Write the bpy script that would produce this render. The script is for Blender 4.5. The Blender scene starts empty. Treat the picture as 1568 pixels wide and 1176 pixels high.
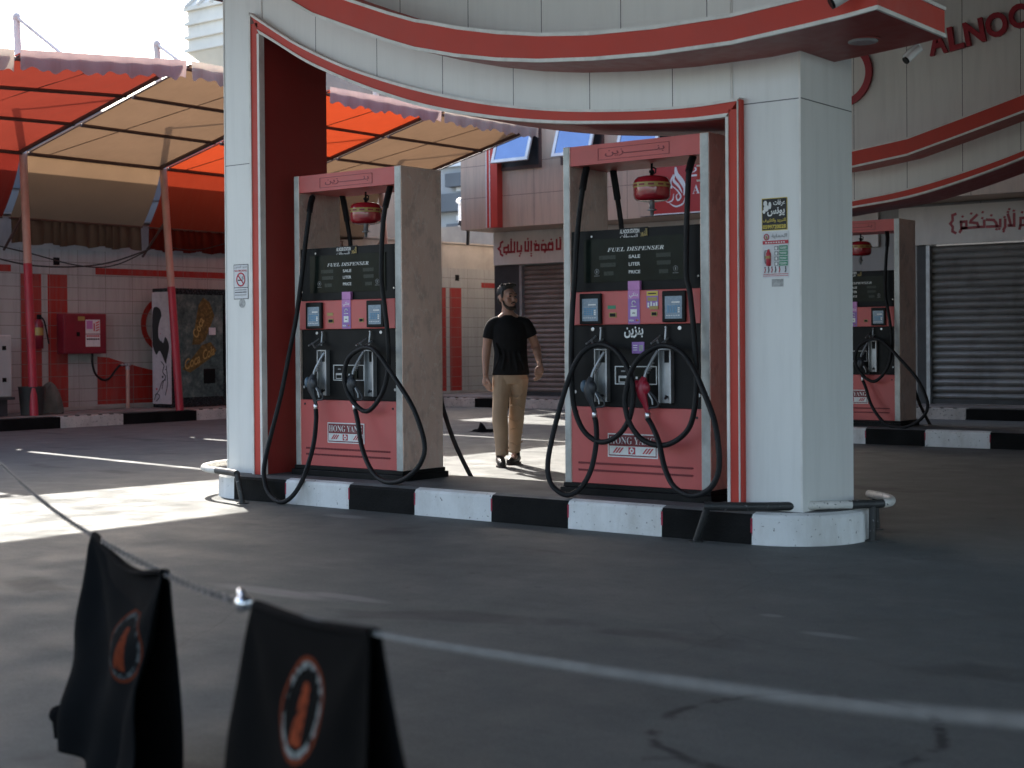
import bpy, bmesh, math, random, unicodedata
from mathutils import Vector, Matrix
from math import sin, cos, pi, radians as R

random.seed(7)
SC = bpy.context.scene
COL = SC.collection

# ------------------------------------------------------------------ camera
YAW = math.atan2(2536-784, 2250.0)
PITCH, ROLL = 0.010, 0.0075
fwd = Vector((-sin(YAW)*cos(PITCH), cos(YAW)*cos(PITCH), -sin(PITCH)))
r0 = Vector((cos(YAW), sin(YAW), 0)); u0 = r0.cross(fwd)
rt = r0*cos(ROLL) - u0*sin(ROLL); up = u0*cos(ROLL) + r0*sin(ROLL)
cam = bpy.data.cameras.new("camera")
cam.lens = 36*2250/1568; cam.sensor_width = 36; cam.shift_y = -40.5/1568
cam.clip_start = 0.05; cam.clip_end = 2000
cam.dof.use_dof = True; cam.dof.focus_distance = 12.0; cam.dof.aperture_fstop = 3.3
cam_o = bpy.data.objects.new("camera", cam); COL.objects.link(cam_o)
mw = Matrix((rt, up, -fwd)).transposed().to_4x4(); mw.translation = (0, 0, 1.2)
cam_o.matrix_world = mw
SC.camera = cam_o

# ------------------------------------------------------------------ light
SUN_AZ, SUN_EL = 146.0, 38.5
SKY_STRENGTH, SUN_ENERGY, EXPOSURE = 0.145, 2.75, 2.1
w = bpy.data.worlds.new("World"); SC.world = w; w.use_nodes = True
nt = w.node_tree
sky = nt.nodes.new('ShaderNodeTexSky'); sky.sky_type = 'NISHITA'; sky.sun_disc = False
sky.sun_elevation = R(SUN_EL); sky.sun_rotation = R(90-SUN_AZ); sky.dust_density = 3.0; sky.air_density = 1.0
nt.links.new(sky.outputs[0], nt.nodes['Background'].inputs[0])
nt.nodes['Background'].inputs[1].default_value = SKY_STRENGTH
sl = bpy.data.lights.new("sun", 'SUN'); sl.energy = SUN_ENERGY; sl.angle = R(0.5); sl.color = (1.0, 0.95, 0.87)
so = bpy.data.objects.new("sun", sl); COL.objects.link(so)
sd = Vector((cos(R(SUN_AZ))*cos(R(SUN_EL)), sin(R(SUN_AZ))*cos(R(SUN_EL)), sin(R(SUN_EL))))
so.rotation_euler = sd.to_track_quat('Z', 'Y').to_euler(); so.location = sd*60
SC.view_settings.view_transform = 'Standard'; SC.view_settings.look = 'None'
SC.view_settings.gamma = 1; SC.view_settings.use_curve_mapping = False
SC.view_settings.exposure = EXPOSURE

# ------------------------------------------------------------------ materials
MATS = {}
def nodes(name):
    m = bpy.data.materials.new(name); m.use_nodes = True
    t = m.node_tree; b = t.nodes['Principled BSDF']
    MATS[name] = m
    return m, t, b
def N(t, kind, **kw):
    n = t.nodes.new(kind)
    for k, v in kw.items():
        if k.startswith('i_'): n.inputs[k[2:]].default_value = v
        else: setattr(n, k, v)
    return n
def coord(t, scale=(1, 1, 1)):
    tc = N(t, 'ShaderNodeTexCoord'); mp = N(t, 'ShaderNodeMapping')
    mp.inputs['Scale'].default_value = scale
    t.links.new(tc.outputs['Object'], mp.inputs['Vector'])
    return mp.outputs[0]
def noise(t, vec, scale, detail=4, rough=.55):
    n = N(t, 'ShaderNodeTexNoise'); n.inputs['Scale'].default_value = scale
    n.inputs['Detail'].default_value = detail; n.inputs['Roughness'].default_value = rough
    t.links.new(vec, n.inputs['Vector']); return n.outputs['Fac']
def ramp(t, fac, stops):
    r = N(t, 'ShaderNodeValToRGB'); e = r.color_ramp.elements
    while len(e) < len(stops): e.new(.5)
    for k, (p, c) in enumerate(stops):
        e[k].position = p; e[k].color = c if len(c) == 4 else (*c, 1)
    t.links.new(fac, r.inputs[0]); return r.outputs[0]
def mixc(t, fac, a, b, mode='MIX'):
    m = N(t, 'ShaderNodeMix', data_type='RGBA', blend_type=mode)
    for sock, v in ((m.inputs[0], fac), (m.inputs[6], a), (m.inputs[7], b)):
        if isinstance(v, (int, float)): sock.default_value = v
        elif isinstance(v, tuple): sock.default_value = (*v, 1) if len(v) == 3 else v
        else: t.links.new(v, sock)
    return m.outputs[2]
def math_(t, op, a, b=None):
    m = N(t, 'ShaderNodeMath', operation=op)
    for k, v in enumerate((a, b)):
        if v is None: continue
        if isinstance(v, (int, float)): m.inputs[k].default_value = v
        else: t.links.new(v, m.inputs[k])
    return m.outputs[0]
def g(v): return (v, v, v)
def mat(name, col, rough=.5, metal=0.0, var=.12, scale=5, bump=0.0, bscale=60, dirt=0.0, dirtcol=(.09, .075, .06), stretch=(1, 1, 1), spec=.5, coat=0.0, chips=0.0, chipcol=(.1, .1, .1), emit=None):
    m, t, b = nodes(name)
    v = coord(t, stretch)
    n1 = noise(t, v, scale); n2 = noise(t, v, scale*7.3, 5)
    lo = tuple(c*(1-var) for c in col); hi = tuple(min(1, c*(1+var)) for c in col)
    c = mixc(t, ramp(t, n1, [(.3, g(0)), (.7, g(1))]), lo, hi)
    c = mixc(t, var*.8, c, ramp(t, n2, [(.3, g(.35)), (.7, g(.65))]), 'OVERLAY')
    if dirt:
        d = noise(t, coord(t, (1, 1, .35)), scale*.9, 8, .65)
        c = mixc(t, math_(t, 'MULTIPLY', ramp(t, d, [(.48, g(0)), (.75, g(1))]), dirt), c, dirtcol)
    if chips:
        d = noise(t, coord(t), 38, 6, .6)
        c = mixc(t, ramp(t, d, [(.66-.1*chips, g(0)), (.69-.1*chips, g(1))]), c, chipcol)
    t.links.new(c, b.inputs['Base Color'])
    r = ramp(t, n2, [(.2, g(max(0, rough-.08))), (.8, g(min(1, rough+.1)))])
    t.links.new(r, b.inputs['Roughness'])
    b.inputs['Metallic'].default_value = metal
    b.inputs['Specular IOR Level'].default_value = spec
    b.inputs['Coat Weight'].default_value = coat
    if bump:
        bn = N(t, 'ShaderNodeBump'); bn.inputs['Strength'].default_value = bump; bn.inputs['Distance'].default_value = .01
        t.links.new(noise(t, v, bscale, 6), bn.inputs['Height']); t.links.new(bn.outputs[0], b.inputs['Normal'])
    return m

def line_mask(t, axis_out, period, offset, width):
    """1 on thin lines repeated along one axis"""
    f = math_(t, 'FRACT', math_(t, 'DIVIDE', math_(t, 'SUBTRACT', axis_out, offset), period))
    return math_(t, 'LESS_THAN', f, width/period)
def panel(name, col, sx=None, sz=None, rough=.33, axis='X', dirt=.25, joint=(.05, .05, .05), bumpy=.05, var=.05, spec=.5):
    """composite cladding / tiles: sx=(period, offset, width) joints along axis, sz the same along z"""
    m, t, b = nodes(name)
    tc = N(t, 'ShaderNodeTexCoord'); sp = N(t, 'ShaderNodeSeparateXYZ'); t.links.new(tc.outputs['Object'], sp.inputs[0])
    v = coord(t)
    c = mixc(t, noise(t, v, 1.7), tuple(k*(1-var) for k in col), tuple(min(1, k*(1+var)) for k in col))
    streak = noise(t, coord(t, (6, 6, .5)), 2.0, 7, .65)
    c = mixc(t, math_(t, 'MULTIPLY', ramp(t, streak, [(.45, g(0)), (.8, g(1))]), dirt), c, (.16, .15, .13))
    spk = noise(t, v, 30, 5, .6)
    c = mixc(t, math_(t, 'MULTIPLY', ramp(t, spk, [(.74, g(0)), (.78, g(1))]), dirt), c, (.1, .09, .08))
    msk = None
    if sx: msk = line_mask(t, sp.outputs[axis], *sx)
    if sz:
        m2 = line_mask(t, sp.outputs['Z'], *sz)
        msk = m2 if msk is None else math_(t, 'MAXIMUM', msk, m2)
    if msk is not None: c = mixc(t, msk, c, joint)
    t.links.new(c, b.inputs['Base Color']); b.inputs['Roughness'].default_value = rough
    b.inputs['Specular IOR Level'].default_value = spec
    if bumpy:
        bn = N(t, 'ShaderNodeBump'); bn.inputs['Strength'].default_value = bumpy; bn.inputs['Distance'].default_value = .02
        t.links.new(noise(t, v, 2.5, 2), bn.inputs['Height']); t.links.new(bn.outputs[0], b.inputs['Normal'])
    return m
def fabric(name, col, trans, tcol, rough=.9):
    m, t, b = nodes(name)
    v = coord(t)
    c = mixc(t, noise(t, v, 2.2, 7, .65), tuple(k*.72 for k in col), tuple(k*1.12 for k in col))
    c = mixc(t, math_(t, 'MULTIPLY', ramp(t, noise(t, coord(t, (1, 4, .4)), 3, 8, .7), [(.5, g(0)), (.8, g(1))]), .35), c, (.1, .085, .07))
    t.links.new(c, b.inputs['Base Color']); b.inputs['Roughness'].default_value = rough
    b.inputs['Specular IOR Level'].default_value = .1
    tr = N(t, 'ShaderNodeBsdfTranslucent')
    tm = mixc(t, noise(t, v, 3, 8, .7), tuple(k*.78 for k in tcol), tuple(k*1.15 for k in tcol))
    t.links.new(tm, tr.inputs[0])
    mx = N(t, 'ShaderNodeMixShader'); mx.inputs[0].default_value = trans
    t.links.new(b.outputs[0], mx.inputs[1]); t.links.new(tr.outputs[0], mx.inputs[2])
    t.links.new(mx.outputs[0], t.nodes['Material Output'].inputs[0])
    return m

def make_asphalt():
    m, t, b = nodes('asphalt')
    v = coord(t)
    c = mixc(t, ramp(t, noise(t, v, .35, 6, .6), [(.3, g(0)), (.7, g(1))]), (.092, .097, .093), (.132, .136, .129))
    c = mixc(t, .16, c, ramp(t, noise(t, coord(t, (.5, 2.5, 1)), 1.4, 8, .7), [(.25, g(.25)), (.75, g(.75))]), 'OVERLAY')
    c = mixc(t, .20, c, ramp(t, noise(t, v, 19, 5, .7), [(.3, g(.3)), (.7, g(.7))]), 'OVERLAY')
    c = mixc(t, .5, c, ramp(t, noise(t, v, 80, 4, .7), [(.3, g(.3)), (.7, g(.7))]), 'OVERLAY')
    # oil stains and pale scuffs
    st = noise(t, v, .9, 5, .6)
    c = mixc(t, math_(t, 'MULTIPLY', ramp(t, st, [(.60, g(0)), (.70, g(1))]), .3), c, (.04, .04, .042))
    sc_ = noise(t, coord(t, (.8, 3.5, 1)), 1.1, 9, .75)
    c = mixc(t, math_(t, 'MULTIPLY', ramp(t, sc_, [(.66, g(0)), (.72, g(1))]), .15), c, (.30, .30, .30))
    vo = N(t, 'ShaderNodeTexVoronoi', feature='DISTANCE_TO_EDGE'); vo.inputs['Scale'].default_value = .55
    wv = N(t, 'ShaderNodeMix', data_type='VECTOR'); wv.inputs[0].default_value = .12
    nz = N(t, 'ShaderNodeTexNoise'); nz.inputs['Scale'].default_value = 2.5; t.links.new(v, nz.inputs['Vector'])
    t.links.new(v, wv.inputs[4]); t.links.new(nz.outputs['Color'], wv.inputs[5]); t.links.new(wv.outputs[1], vo.inputs['Vector'])
    crk = ramp(t, vo.outputs[0], [(.001, g(1)), (.004, g(0))])
    crm = ramp(t, noise(t, v, .5, 2), [(.5, g(0)), (.6, g(1))])
    c = mixc(t, math_(t, 'MULTIPLY', math_(t, 'MULTIPLY', crk, crm), .35), c, (.04, .04, .04))
    # oil drips near the island, pale worn patches, a few curved dark smears
    sp = N(t, 'ShaderNodeSeparateXYZ'); t.links.new(v, sp.inputs[0])
    drip = ramp(t, noise(t, v, 5.5, 3, .5), [(.70, g(0)), (.73, g(1))])
    c = mixc(t, math_(t, 'MULTIPLY', drip, .4), c, (.035, .034, .032))
    pale = ramp(t, noise(t, coord(t, (.7, 1.6, 1)), .8, 8, .7), [(.58, g(0)), (.64, g(1))])
    c = mixc(t, math_(t, 'MULTIPLY', pale, .16), c, (.25, .24, .225))
    wv2 = N(t, 'ShaderNodeTexWave', wave_type='RINGS'); wv2.inputs['Scale'].default_value = .16; wv2.inputs['Distortion'].default_value = 7; wv2.inputs['Detail'].default_value = 4; wv2.inputs['Detail Scale'].default_value = .9
    t.links.new(v, wv2.inputs['Vector'])
    smear = math_(t, 'MULTIPLY', ramp(t, wv2.outputs['Fac'], [(.955, g(0)), (.985, g(1))]), ramp(t, noise(t, v, 1.3, 4), [(.5, g(0)), (.6, g(1))]))
    c = mixc(t, math_(t, 'MULTIPLY', smear, .45), c, (.03, .03, .03))
    # tar ring, black stain and pale scuffs with their own places on the forecourt
    wob = math_(t, 'MULTIPLY', math_(t, 'SUBTRACT', noise(t, v, 4, 5), .5), .22)
    def dist(x, y, sx=1.0, sy=1.0):
        dx = math_(t, 'DIVIDE', math_(t, 'SUBTRACT', sp.outputs[0], x), sx); dy = math_(t, 'DIVIDE', math_(t, 'SUBTRACT', sp.outputs[1], y), sy)
        return math_(t, 'ADD', math_(t, 'SQRT', math_(t, 'ADD', math_(t, 'MULTIPLY', dx, dx), math_(t, 'MULTIPLY', dy, dy))), wob)
    RINGS = [(-2.08, 4.10, .42, .50)]; BLOBS = [(-1.05, 4.30, .30, .28, .012)]
    for x, y, sx, sy in RINGS:
        dd = math_(t, 'ABSOLUTE', math_(t, 'SUBTRACT', dist(x, y, sx, sy), 1.0))
        mk = math_(t, 'MULTIPLY', ramp(t, dd, [(.02, g(1)), (.07, g(0))]), ramp(t, noise(t, v, 6, 4), [(.42, g(0)), (.52, g(1))]))
        c = mixc(t, math_(t, 'MULTIPLY', mk, .85), c, (.02, .02, .02))
    for x, y, sx, sy, k in BLOBS:
        c = mixc(t, math_(t, 'MULTIPLY', ramp(t, dist(x, y, sx, sy), [(.8, g(1)), (1.0, g(0))]), .85), c, (k, k, k))
    for x, y, sx, sy in ((-2.65, 5.50, .16, .05), (-3.05, 5.75, .07, .04), (-5.3, 4.9, .5, .10), (-4.9, 5.0, .3, .07), (-7.2, 7.35, .25, .09)):
        c = mixc(t, math_(t, 'MULTIPLY', ramp(t, dist(x, y, sx, sy), [(.55, g(1)), (1.0, g(0))]), .4), c, (.32, .32, .31))
    t.links.new(c, b.inputs['Base Color'])
    t.links.new(ramp(t, noise(t, v, 3, 6), [(.3, g(.62)), (.7, g(.9))]), b.inputs['Roughness'])
    b.inputs['Specular IOR Level'].default_value = .35
    bn = N(t, 'ShaderNodeBump'); bn.inputs['Strength'].default_value = .35; bn.inputs['Distance'].default_value = .01
    t.links.new(noise(t, v, 90, 6, .7), bn.inputs['Height']); t.links.new(bn.outputs[0], b.inputs['Normal'])
make_asphalt()

ACP = (.74, .74, .70)
panel('cladding_lower', ACP, sx=(.6265, -8.593, .006), dirt=.10)
panel('cladding_upper', ACP, sx=(.6310, -8.371, .006), dirt=.10)
panel('cladding_pillar', (.735, .735, .71), sz=(30, 2.62, .006), dirt=.13)
panel('cladding_far', ACP, sx=(.65, -6.766, .007), dirt=.15)
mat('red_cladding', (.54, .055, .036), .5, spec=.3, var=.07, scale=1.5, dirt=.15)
mat('red_cladding_shaded', (.30, .035, .03), .42, var=.07, scale=1.5, dirt=.2)  # same red as the cladding, darkened: shade put into the colour
mat('white_edge', (.72, .70, .66), .45, var=.1, scale=9, dirt=.25)
mat('kerb_white', (.70, .70, .69), .7, var=.08, scale=3, bump=.3, dirt=.55, dirtcol=(.25, .21, .15), chips=.12, chipcol=(.16, .15, .14))
mat('kerb_black', (.009, .009, .009), .6, var=.4, scale=4, bump=.4, dirt=.10, dirtcol=(.04, .04, .04), spec=.06)
mat('kerb_redline', (.35, .02, .05), .7, var=.3, scale=20)
mat('island_top', (.12, .12, .12), .85, var=.3, scale=3, bump=.5, dirt=.5, dirtcol=(.03, .03, .03))
mat('platform_top', (.23, .2, .18), .85, var=.25, scale=2, bump=.5, dirt=.5, dirtcol=(.05, .045, .04))
mat('kerb_pale', (.5, .46, .42), .75, var=.15, scale=3, bump=.4, dirt=.6, dirtcol=(.14, .11, .09), chips=.5)
def make_steel():
    m, t, b = nodes('steel')
    v = coord(t)
    c = mixc(t, ramp(t, noise(t, coord(t, (1, 1, .6)), 1.6, 4), [(.3, g(0)), (.7, g(1))]), (.80, .60, .50), (.96, .76, .66))
    sm = ramp(t, noise(t, coord(t, (1.2, 1.2, 1)), 4.5, 9, .72), [(.50, g(0)), (.62, g(1))])
    c = mixc(t, math_(t, 'MULTIPLY', sm, .35), c, (.38, .30, .25))
    sn = N(t, 'ShaderNodeTexNoise'); sn.inputs['Scale'].default_value = 2.6; sn.inputs['Detail'].default_value = 6; sn.inputs['Distortion'].default_value = 2.2; sn.inputs['Roughness'].default_value = .6
    t.links.new(coord(t, (1.5, 1.5, .55)), sn.inputs['Vector'])
    d_ = math_(t, 'ABSOLUTE', math_(t, 'SUBTRACT', sn.outputs['Fac'], .5))
    c = mixc(t, math_(t, 'MULTIPLY', ramp(t, d_, [(.0, g(1)), (.012, g(0))]), .55), c, (1.0, .93, .86))
    brush = noise(t, coord(t, (60, 60, 1.2)), 3, 5, .6)
    c = mixc(t, .22, c, ramp(t, brush, [(.3, g(.3)), (.7, g(.7))]), 'OVERLAY')
    t.links.new(c, b.inputs['Base Color']); b.inputs['Metallic'].default_value = .5
    t.links.new(ramp(t, noise(t, v, 2.5, 5), [(.3, g(.34)), (.7, g(.52))]), b.inputs['Roughness'])
    bn = N(t, 'ShaderNodeBump'); bn.inputs['Strength'].default_value = .05; bn.inputs['Distance'].default_value = .02
    t.links.new(noise(t, v, 2.2, 3), bn.inputs['Height']); t.links.new(bn.outputs[0], b.inputs['Normal'])
make_steel()
mat('steel_edge', (.40, .41, .395), .4, metal=.3, var=.2, scale=8, dirt=.4, dirtcol=(.2, .17, .14))
mat('pump_red', (.56, .10, .092), .45, var=.08, scale=2.5, dirt=.28, dirtcol=(.22, .1, .08))
mat('pump_dark_red', (.2, .025, .03), .5, var=.1)
mat('pump_black', (.009, .009, .0095), .4, var=.4, scale=4, dirt=.15, dirtcol=(.035, .032, .03), spec=.12)
mat('pump_glass', (.008, .012, .010), .16, var=.5, scale=4, spec=.10)
mat('lcd', (.030, .036, .028), .3, var=.1, spec=.2)
mat('keypad_screen', (.20, .27, .34), .25, var=.15, scale=8)
mat('key_blue', (.06, .22, .38), .4)
mat('ink_white', (.75, .75, .73), .6, var=.1, scale=30)
mat('ink_black', (.015, .015, .015), .6)
mat('ink_yellow', (.65, .5, .08), .6)
mat('ink_gold', (.36, .26, .07), .45)
mat('ink_green', (.05, .25, .14), .6)
mat('ink_red', (.5, .04, .06), .6)
mat('ink_grey', (.3, .3, .3), .6)
mat('paper', (.66, .66, .67), .6, var=.06, scale=20, dirt=.15)
mat('sticker_purple', (.28, .13, .42), .4, var=.12, scale=9)
mat('sticker_pink', (.52, .2, .48), .4, var=.1, scale=9)
mat('sticker_grey', (.38, .38, .37), .7, var=.3, scale=40)
mat('rubber', (.010, .010, .011), .55, var=.4, scale=9, bump=.2, bscale=120, spec=.22, dirt=.2, dirtcol=(.05, .048, .045))
mat('metal_grey', (.36, .37, .38), .4, metal=.6, var=.2, scale=8, dirt=.3)
mat('metal_bright', (.6, .6, .6), .3, metal=1.0, var=.15)
mat('nozzle_red', (.32, .012, .03), .4, var=.15)
mat('nozzle_black', (.02, .022, .026), .45, var=.3)
mat('nozzle_blue', (.07, .11, .15), .45, var=.3)
mat('sphere_red', (.30, .012, .022), .18, var=.08, coat=.6)
mat('pipe_black', (.025, .025, .025), .5, var=.4, scale=8, bump=.2, chips=.2, chipcol=(.2, .2, .2))
mat('pipe_white', (.6, .58, .54), .5, var=.15, scale=8, bump=.2, chips=.45, chipcol=(.05, .05, .05))
mat('post_red', (.40, .025, .045), .45, var=.1, scale=4, dirt=.2)
mat('post_cream', (.50, .30, .24), .5, var=.12, scale=4, dirt=.3)
mat('beam_brown', (.10, .055, .045), .6, var=.2)
mat('mast_white', (.62, .55, .50), .5, var=.12, scale=4, dirt=.5, dirtcol=(.2, .12, .08))
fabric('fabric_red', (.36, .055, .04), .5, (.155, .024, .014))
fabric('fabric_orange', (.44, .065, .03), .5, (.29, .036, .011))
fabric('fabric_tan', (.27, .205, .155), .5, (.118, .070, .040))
fabric('curtain_red', (.10, .013, .012), .5, (.13, .015, .010))  # curtain cloths are the awning cloths darkened, shade put into the colour
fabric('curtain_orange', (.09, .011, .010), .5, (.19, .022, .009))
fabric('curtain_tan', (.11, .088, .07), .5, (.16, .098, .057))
fabric('valance_pink', (.50, .43, .42), .45, (.27, .20, .19))
fabric('valance_cream', (.60, .55, .50), .45, (.32, .28, .23))
tile_args = dict(axis='Y', sx=(.503, 13.15, .007), sz=(.2, .12, .008), joint=(.19, .165, .15), rough=.25, dirt=.45, bumpy=.1)
panel('tile_white', (.40, .40, .385), **tile_args)
panel('tile_red', (.33, .028, .022), **tile_args)
mat('concrete', (.38, .36, .33), .85, var=.15, scale=2, bump=.4, dirt=.45, dirtcol=(.12, .11, .1))
mat('concrete_dark', (.2, .195, .19), .85, var=.15, scale=1, bump=.3, dirt=.4)
panel('facade_tile', (.53, .385, .285), sx=(1.02, -17.25, .008), sz=(.6, .335, .008), joint=(.1, .08, .075), rough=.4, dirt=.4)
panel('facade_dark', (.30, .29, .28), sx=(1.25, -17.0, .01), rough=.4, dirt=.4)
mat('sign_board', (.72, .68, .63), .4, var=.05, scale=2, dirt=.25)
mat('sign_red', (.42, .03, .03), .35, var=.06)
mat('sign_letters_red', (.36, .015, .03), .4, var=.1)
mat('shutter', (.30, .29, .275), .38, metal=.5, var=.18, scale=3, dirt=.5, stretch=(.6, 1, 3))
mat('shutter_brown', (.27, .22, .195), .45, metal=.3, var=.18, scale=3, dirt=.5, stretch=(.6, 1, 3))
mat('dark_frame', (.03, .032, .035), .5, var=.3)
mat('window_glass', (.17, .235, .37), .06, metal=.9, var=.05)
mat('alu_frame', (.55, .55, .54), .4, metal=.3, var=.1)
mat('bldg_grey', (.34, .35, .35), .8, var=.1, scale=.4, dirt=.3)
mat('bldg_dark', (.10, .11, .12), .7, var=.15, scale=.5)
mat('bldg_beige', (.74, .68, .58), .85, var=.1, scale=.4, dirt=.3)
mat('bldg_beige_dark', (.62, .56, .48), .85, var=.1, scale=.4)  # slightly darker beige for the pyramid roof ribs
mat('rail_white', (.7, .7, .7), .5)
mat('panel_blue', (.04, .07, .2), .2)
mat('cabinet_red', (.20, .008, .022), .35, var=.12, scale=3, dirt=.2)
mat('cabinet_white', (.40, .41, .40), .45, var=.08, scale=4, dirt=.3)
mat('vending_black', (.012, .013, .015), .25, var=.3)
mat('planter_dark', (.03, .028, .025), .7, var=.3)
mat('sack', (.10, .10, .085), .9, var=.3, bump=.3)
mat('cable', (.02, .02, .02), .6)
mat('roof_dark', (.10, .10, .10), .6)
mat('camera_white', (.6, .6, .58), .4)
mat('lamp_lens', (.3, .3, .3), .2)
mat('rag', (.006, .006, .0065), 1.0, spec=.03, bump=.5)
mat('skin', (.36, .20, .145), .55, var=.1, scale=20)
mat('hair', (.012, .010, .009), .6, var=.4, scale=60, bump=.6, bscale=90)
mat('beard', (.05, .034, .026), .8, var=.4, scale=60, bump=.6, bscale=90)
mat('tshirt', (.009, .009, .010), .9, var=.3, scale=8, bump=.2, bscale=25, spec=.2)
mat('trousers', (.36, .255, .175), .85, var=.1, scale=6, bump=.5, bscale=14, spec=.2)
mat('shoe', (.02, .017, .016), .45, var=.3, scale=20)
mat('shoe_sole', (.06, .04, .035), .7)
mat('eye', (.02, .015, .012), .2)
mat('lips', (.26, .10, .085), .5)
mat('chain_steel', (.10, .10, .105), .45, metal=.7, var=.3)
mat('rope_white', (.19, .195, .19), .9, var=.25, scale=60)
mat('ring_chrome', (.8, .8, .82), .12, metal=1.0, var=.02)

def make_vending():
    m, t, b = nodes('vending_art')
    v = coord(t)
    c = ramp(t, noise(t, v, 5, 9, .75), [(.3, (.015, .03, .035)), (.5, (.08, .12, .11)), (.7, (.22, .27, .24))])
    t.links.new(c, b.inputs['Base Color']); b.inputs['Roughness'].default_value = .15
    m, t, b = nodes('ink_panel')
    c = ramp(t, noise(t, coord(t), 9, 9, .75), [(.28, (.05, .045, .05)), (.38, (.42, .36, .38)), (.7, (.56, .5, .5))])
    t.links.new(c, b.inputs['Base Color']); b.inputs['Roughness'].default_value = .4
    m, t, b = nodes('gold_art')
    c = ramp(t, noise(t, coord(t), 14, 8, .75), [(.32, (.03, .03, .02)), (.5, (.13, .09, .025)), (.7, (.28, .20, .07))])
    t.links.new(c, b.inputs['Base Color']); b.inputs['Roughness'].default_value = .2
make_vending()

def make_flag_cloth(name, cx, cy, rx, ry, base, ring, dim):
    """black cloth with a printed oval badge: white ring, orange outline, orange torch-like figure (UV space)"""
    m, t, b = nodes(name)
    uv = N(t, 'ShaderNodeUVMap'); sp = N(t, 'ShaderNodeSeparateXYZ'); t.links.new(uv.outputs[0], sp.inputs[0])
    def sq(x): return math_(t, 'MULTIPLY', x, x)
    dx = math_(t, 'DIVIDE', math_(t, 'SUBTRACT', sp.outputs[0], cx), rx)
    dy = math_(t, 'DIVIDE', math_(t, 'SUBTRACT', sp.outputs[1], cy), ry)
    rad = math_(t, 'SQRT', math_(t, 'ADD', sq(dx), sq(dy)))
    v = coord(t)
    bl = mixc(t, noise(t, v, 8, 5), tuple(k*.7 for k in base), tuple(k*1.4 for k in base))
    def band(x, lo, hi): return math_(t, 'MULTIPLY', math_(t, 'GREATER_THAN', x, lo), math_(t, 'LESS_THAN', x, hi))
    brk = ramp(t, noise(t, v, 40, 3), [(.44, g(0)), (.52, g(1))])
    white = math_(t, 'MULTIPLY', band(rad, .78, .92), brk)
    c = mixc(t, white, bl, ring)
    c = mixc(t, band(rad, .93, 1.03), c, (.20*dim, .045*dim, .02*dim))
    # figure: a vertical tapered body with a round head
    bx = math_(t, 'ABSOLUTE', dx)
    bw = math_(t, 'ADD', math_(t, 'MULTIPLY', dy, .09), .22)
    bodym = math_(t, 'MULTIPLY', math_(t, 'LESS_THAN', bx, bw), band(dy, -.25, .68))
    head = math_(t, 'LESS_THAN', math_(t, 'ADD', sq(math_(t, 'MULTIPLY', dx, 1.0)), sq(math_(t, 'ADD', dy, .36))), .028)
    fig = math_(t, 'MULTIPLY', math_(t, 'MAXIMUM', bodym, head), ramp(t, noise(t, v, 55, 3), [(.36, g(0)), (.46, g(1))]))
    c = mixc(t, fig, c, mixc(t, noise(t, v, 30), (.24*dim, .045*dim, .02*dim), (.38*dim, .085*dim, .035*dim)))
    t.links.new(c, b.inputs['Base Color']); b.inputs['Roughness'].default_value = 1.0
    b.inputs['Specular IOR Level'].default_value = .02
make_flag_cloth('flag_cloth_near', .53, .325, .145, .20, (.005, .005, .005), (.16, .17, .16), .55)
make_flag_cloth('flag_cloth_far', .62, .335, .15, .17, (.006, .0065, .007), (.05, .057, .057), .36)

# ------------------------------------------------------------------ Arabic shaping and text
FORMS = {}
for cp in list(range(0xFE70, 0xFF00)) + list(range(0xFB50, 0xFC00)):
    d = unicodedata.decomposition(chr(cp))
    if d.startswith('<'):
        k, *cs = d.split()
        FORMS[(''.join(chr(int(x, 16)) for x in cs), k[1:-1])] = chr(cp)
def arabic(s):
    out, k, prev = [], 0, False
    toks = []
    while k < len(s):
        if s[k] == '\u0644' and k+1 < len(s) and (s[k:k+2], 'isolated') in FORMS: toks.append(s[k:k+2]); k += 2
        else: toks.append(s[k]); k += 1
    def joins_next(c): return c == '\u0640' or (c, 'initial') in FORMS
    def joins_prev(c): return c == '\u0640' or (c, 'final') in FORMS
    for k, c in enumerate(toks):
        a = k > 0 and joins_next(toks[k-1]) and joins_prev(c)
        z = k+1 < len(toks) and joins_next(c) and joins_prev(toks[k+1])
        f = 'medial' if a and z else 'final' if a else 'initial' if z else 'isolated'
        out.append(FORMS.get((c, f), c))
    return ''.join(reversed(out))
SERIF = lambda s: ''.join(chr(0x1D400+ord(c)-65) if 'A' <= c <= 'Z' else c for c in s)
SERIF_IT = lambda s: ''.join(chr(0x1D468+ord(c)-65) if 'A' <= c <= 'Z' else c for c in s)
TXT = {}
def text_geo(s, bold=0.0, shear=0.0):
    key = (s, bold, shear)
    if key not in TXT:
        cu = bpy.data.curves.new('text', 'FONT'); cu.body = s; cu.size = 1; cu.offset = bold; cu.shear = shear
        cu.resolution_u = 4
        o = bpy.data.objects.new('text', cu); COL.objects.link(o)
        bpy.context.view_layer.update()
        me = bpy.data.meshes.new_from_object(o.evaluated_get(bpy.context.evaluated_depsgraph_get()))
        vs = [tuple(v.co[:2]) for v in me.vertices]; fs = [tuple(p.vertices) for p in me.polygons]
        bpy.data.objects.remove(o); bpy.data.curves.remove(cu); bpy.data.meshes.remove(me)
        x0 = min(v[0] for v in vs); x1 = max(v[0] for v in vs); y0 = min(v[1] for v in vs); y1 = max(v[1] for v in vs)
        TXT[key] = ([((v[0]-x0)/(x1-x0), (v[1]-y0)/(y1-y0)) for v in vs], fs)
    return TXT[key]

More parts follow.
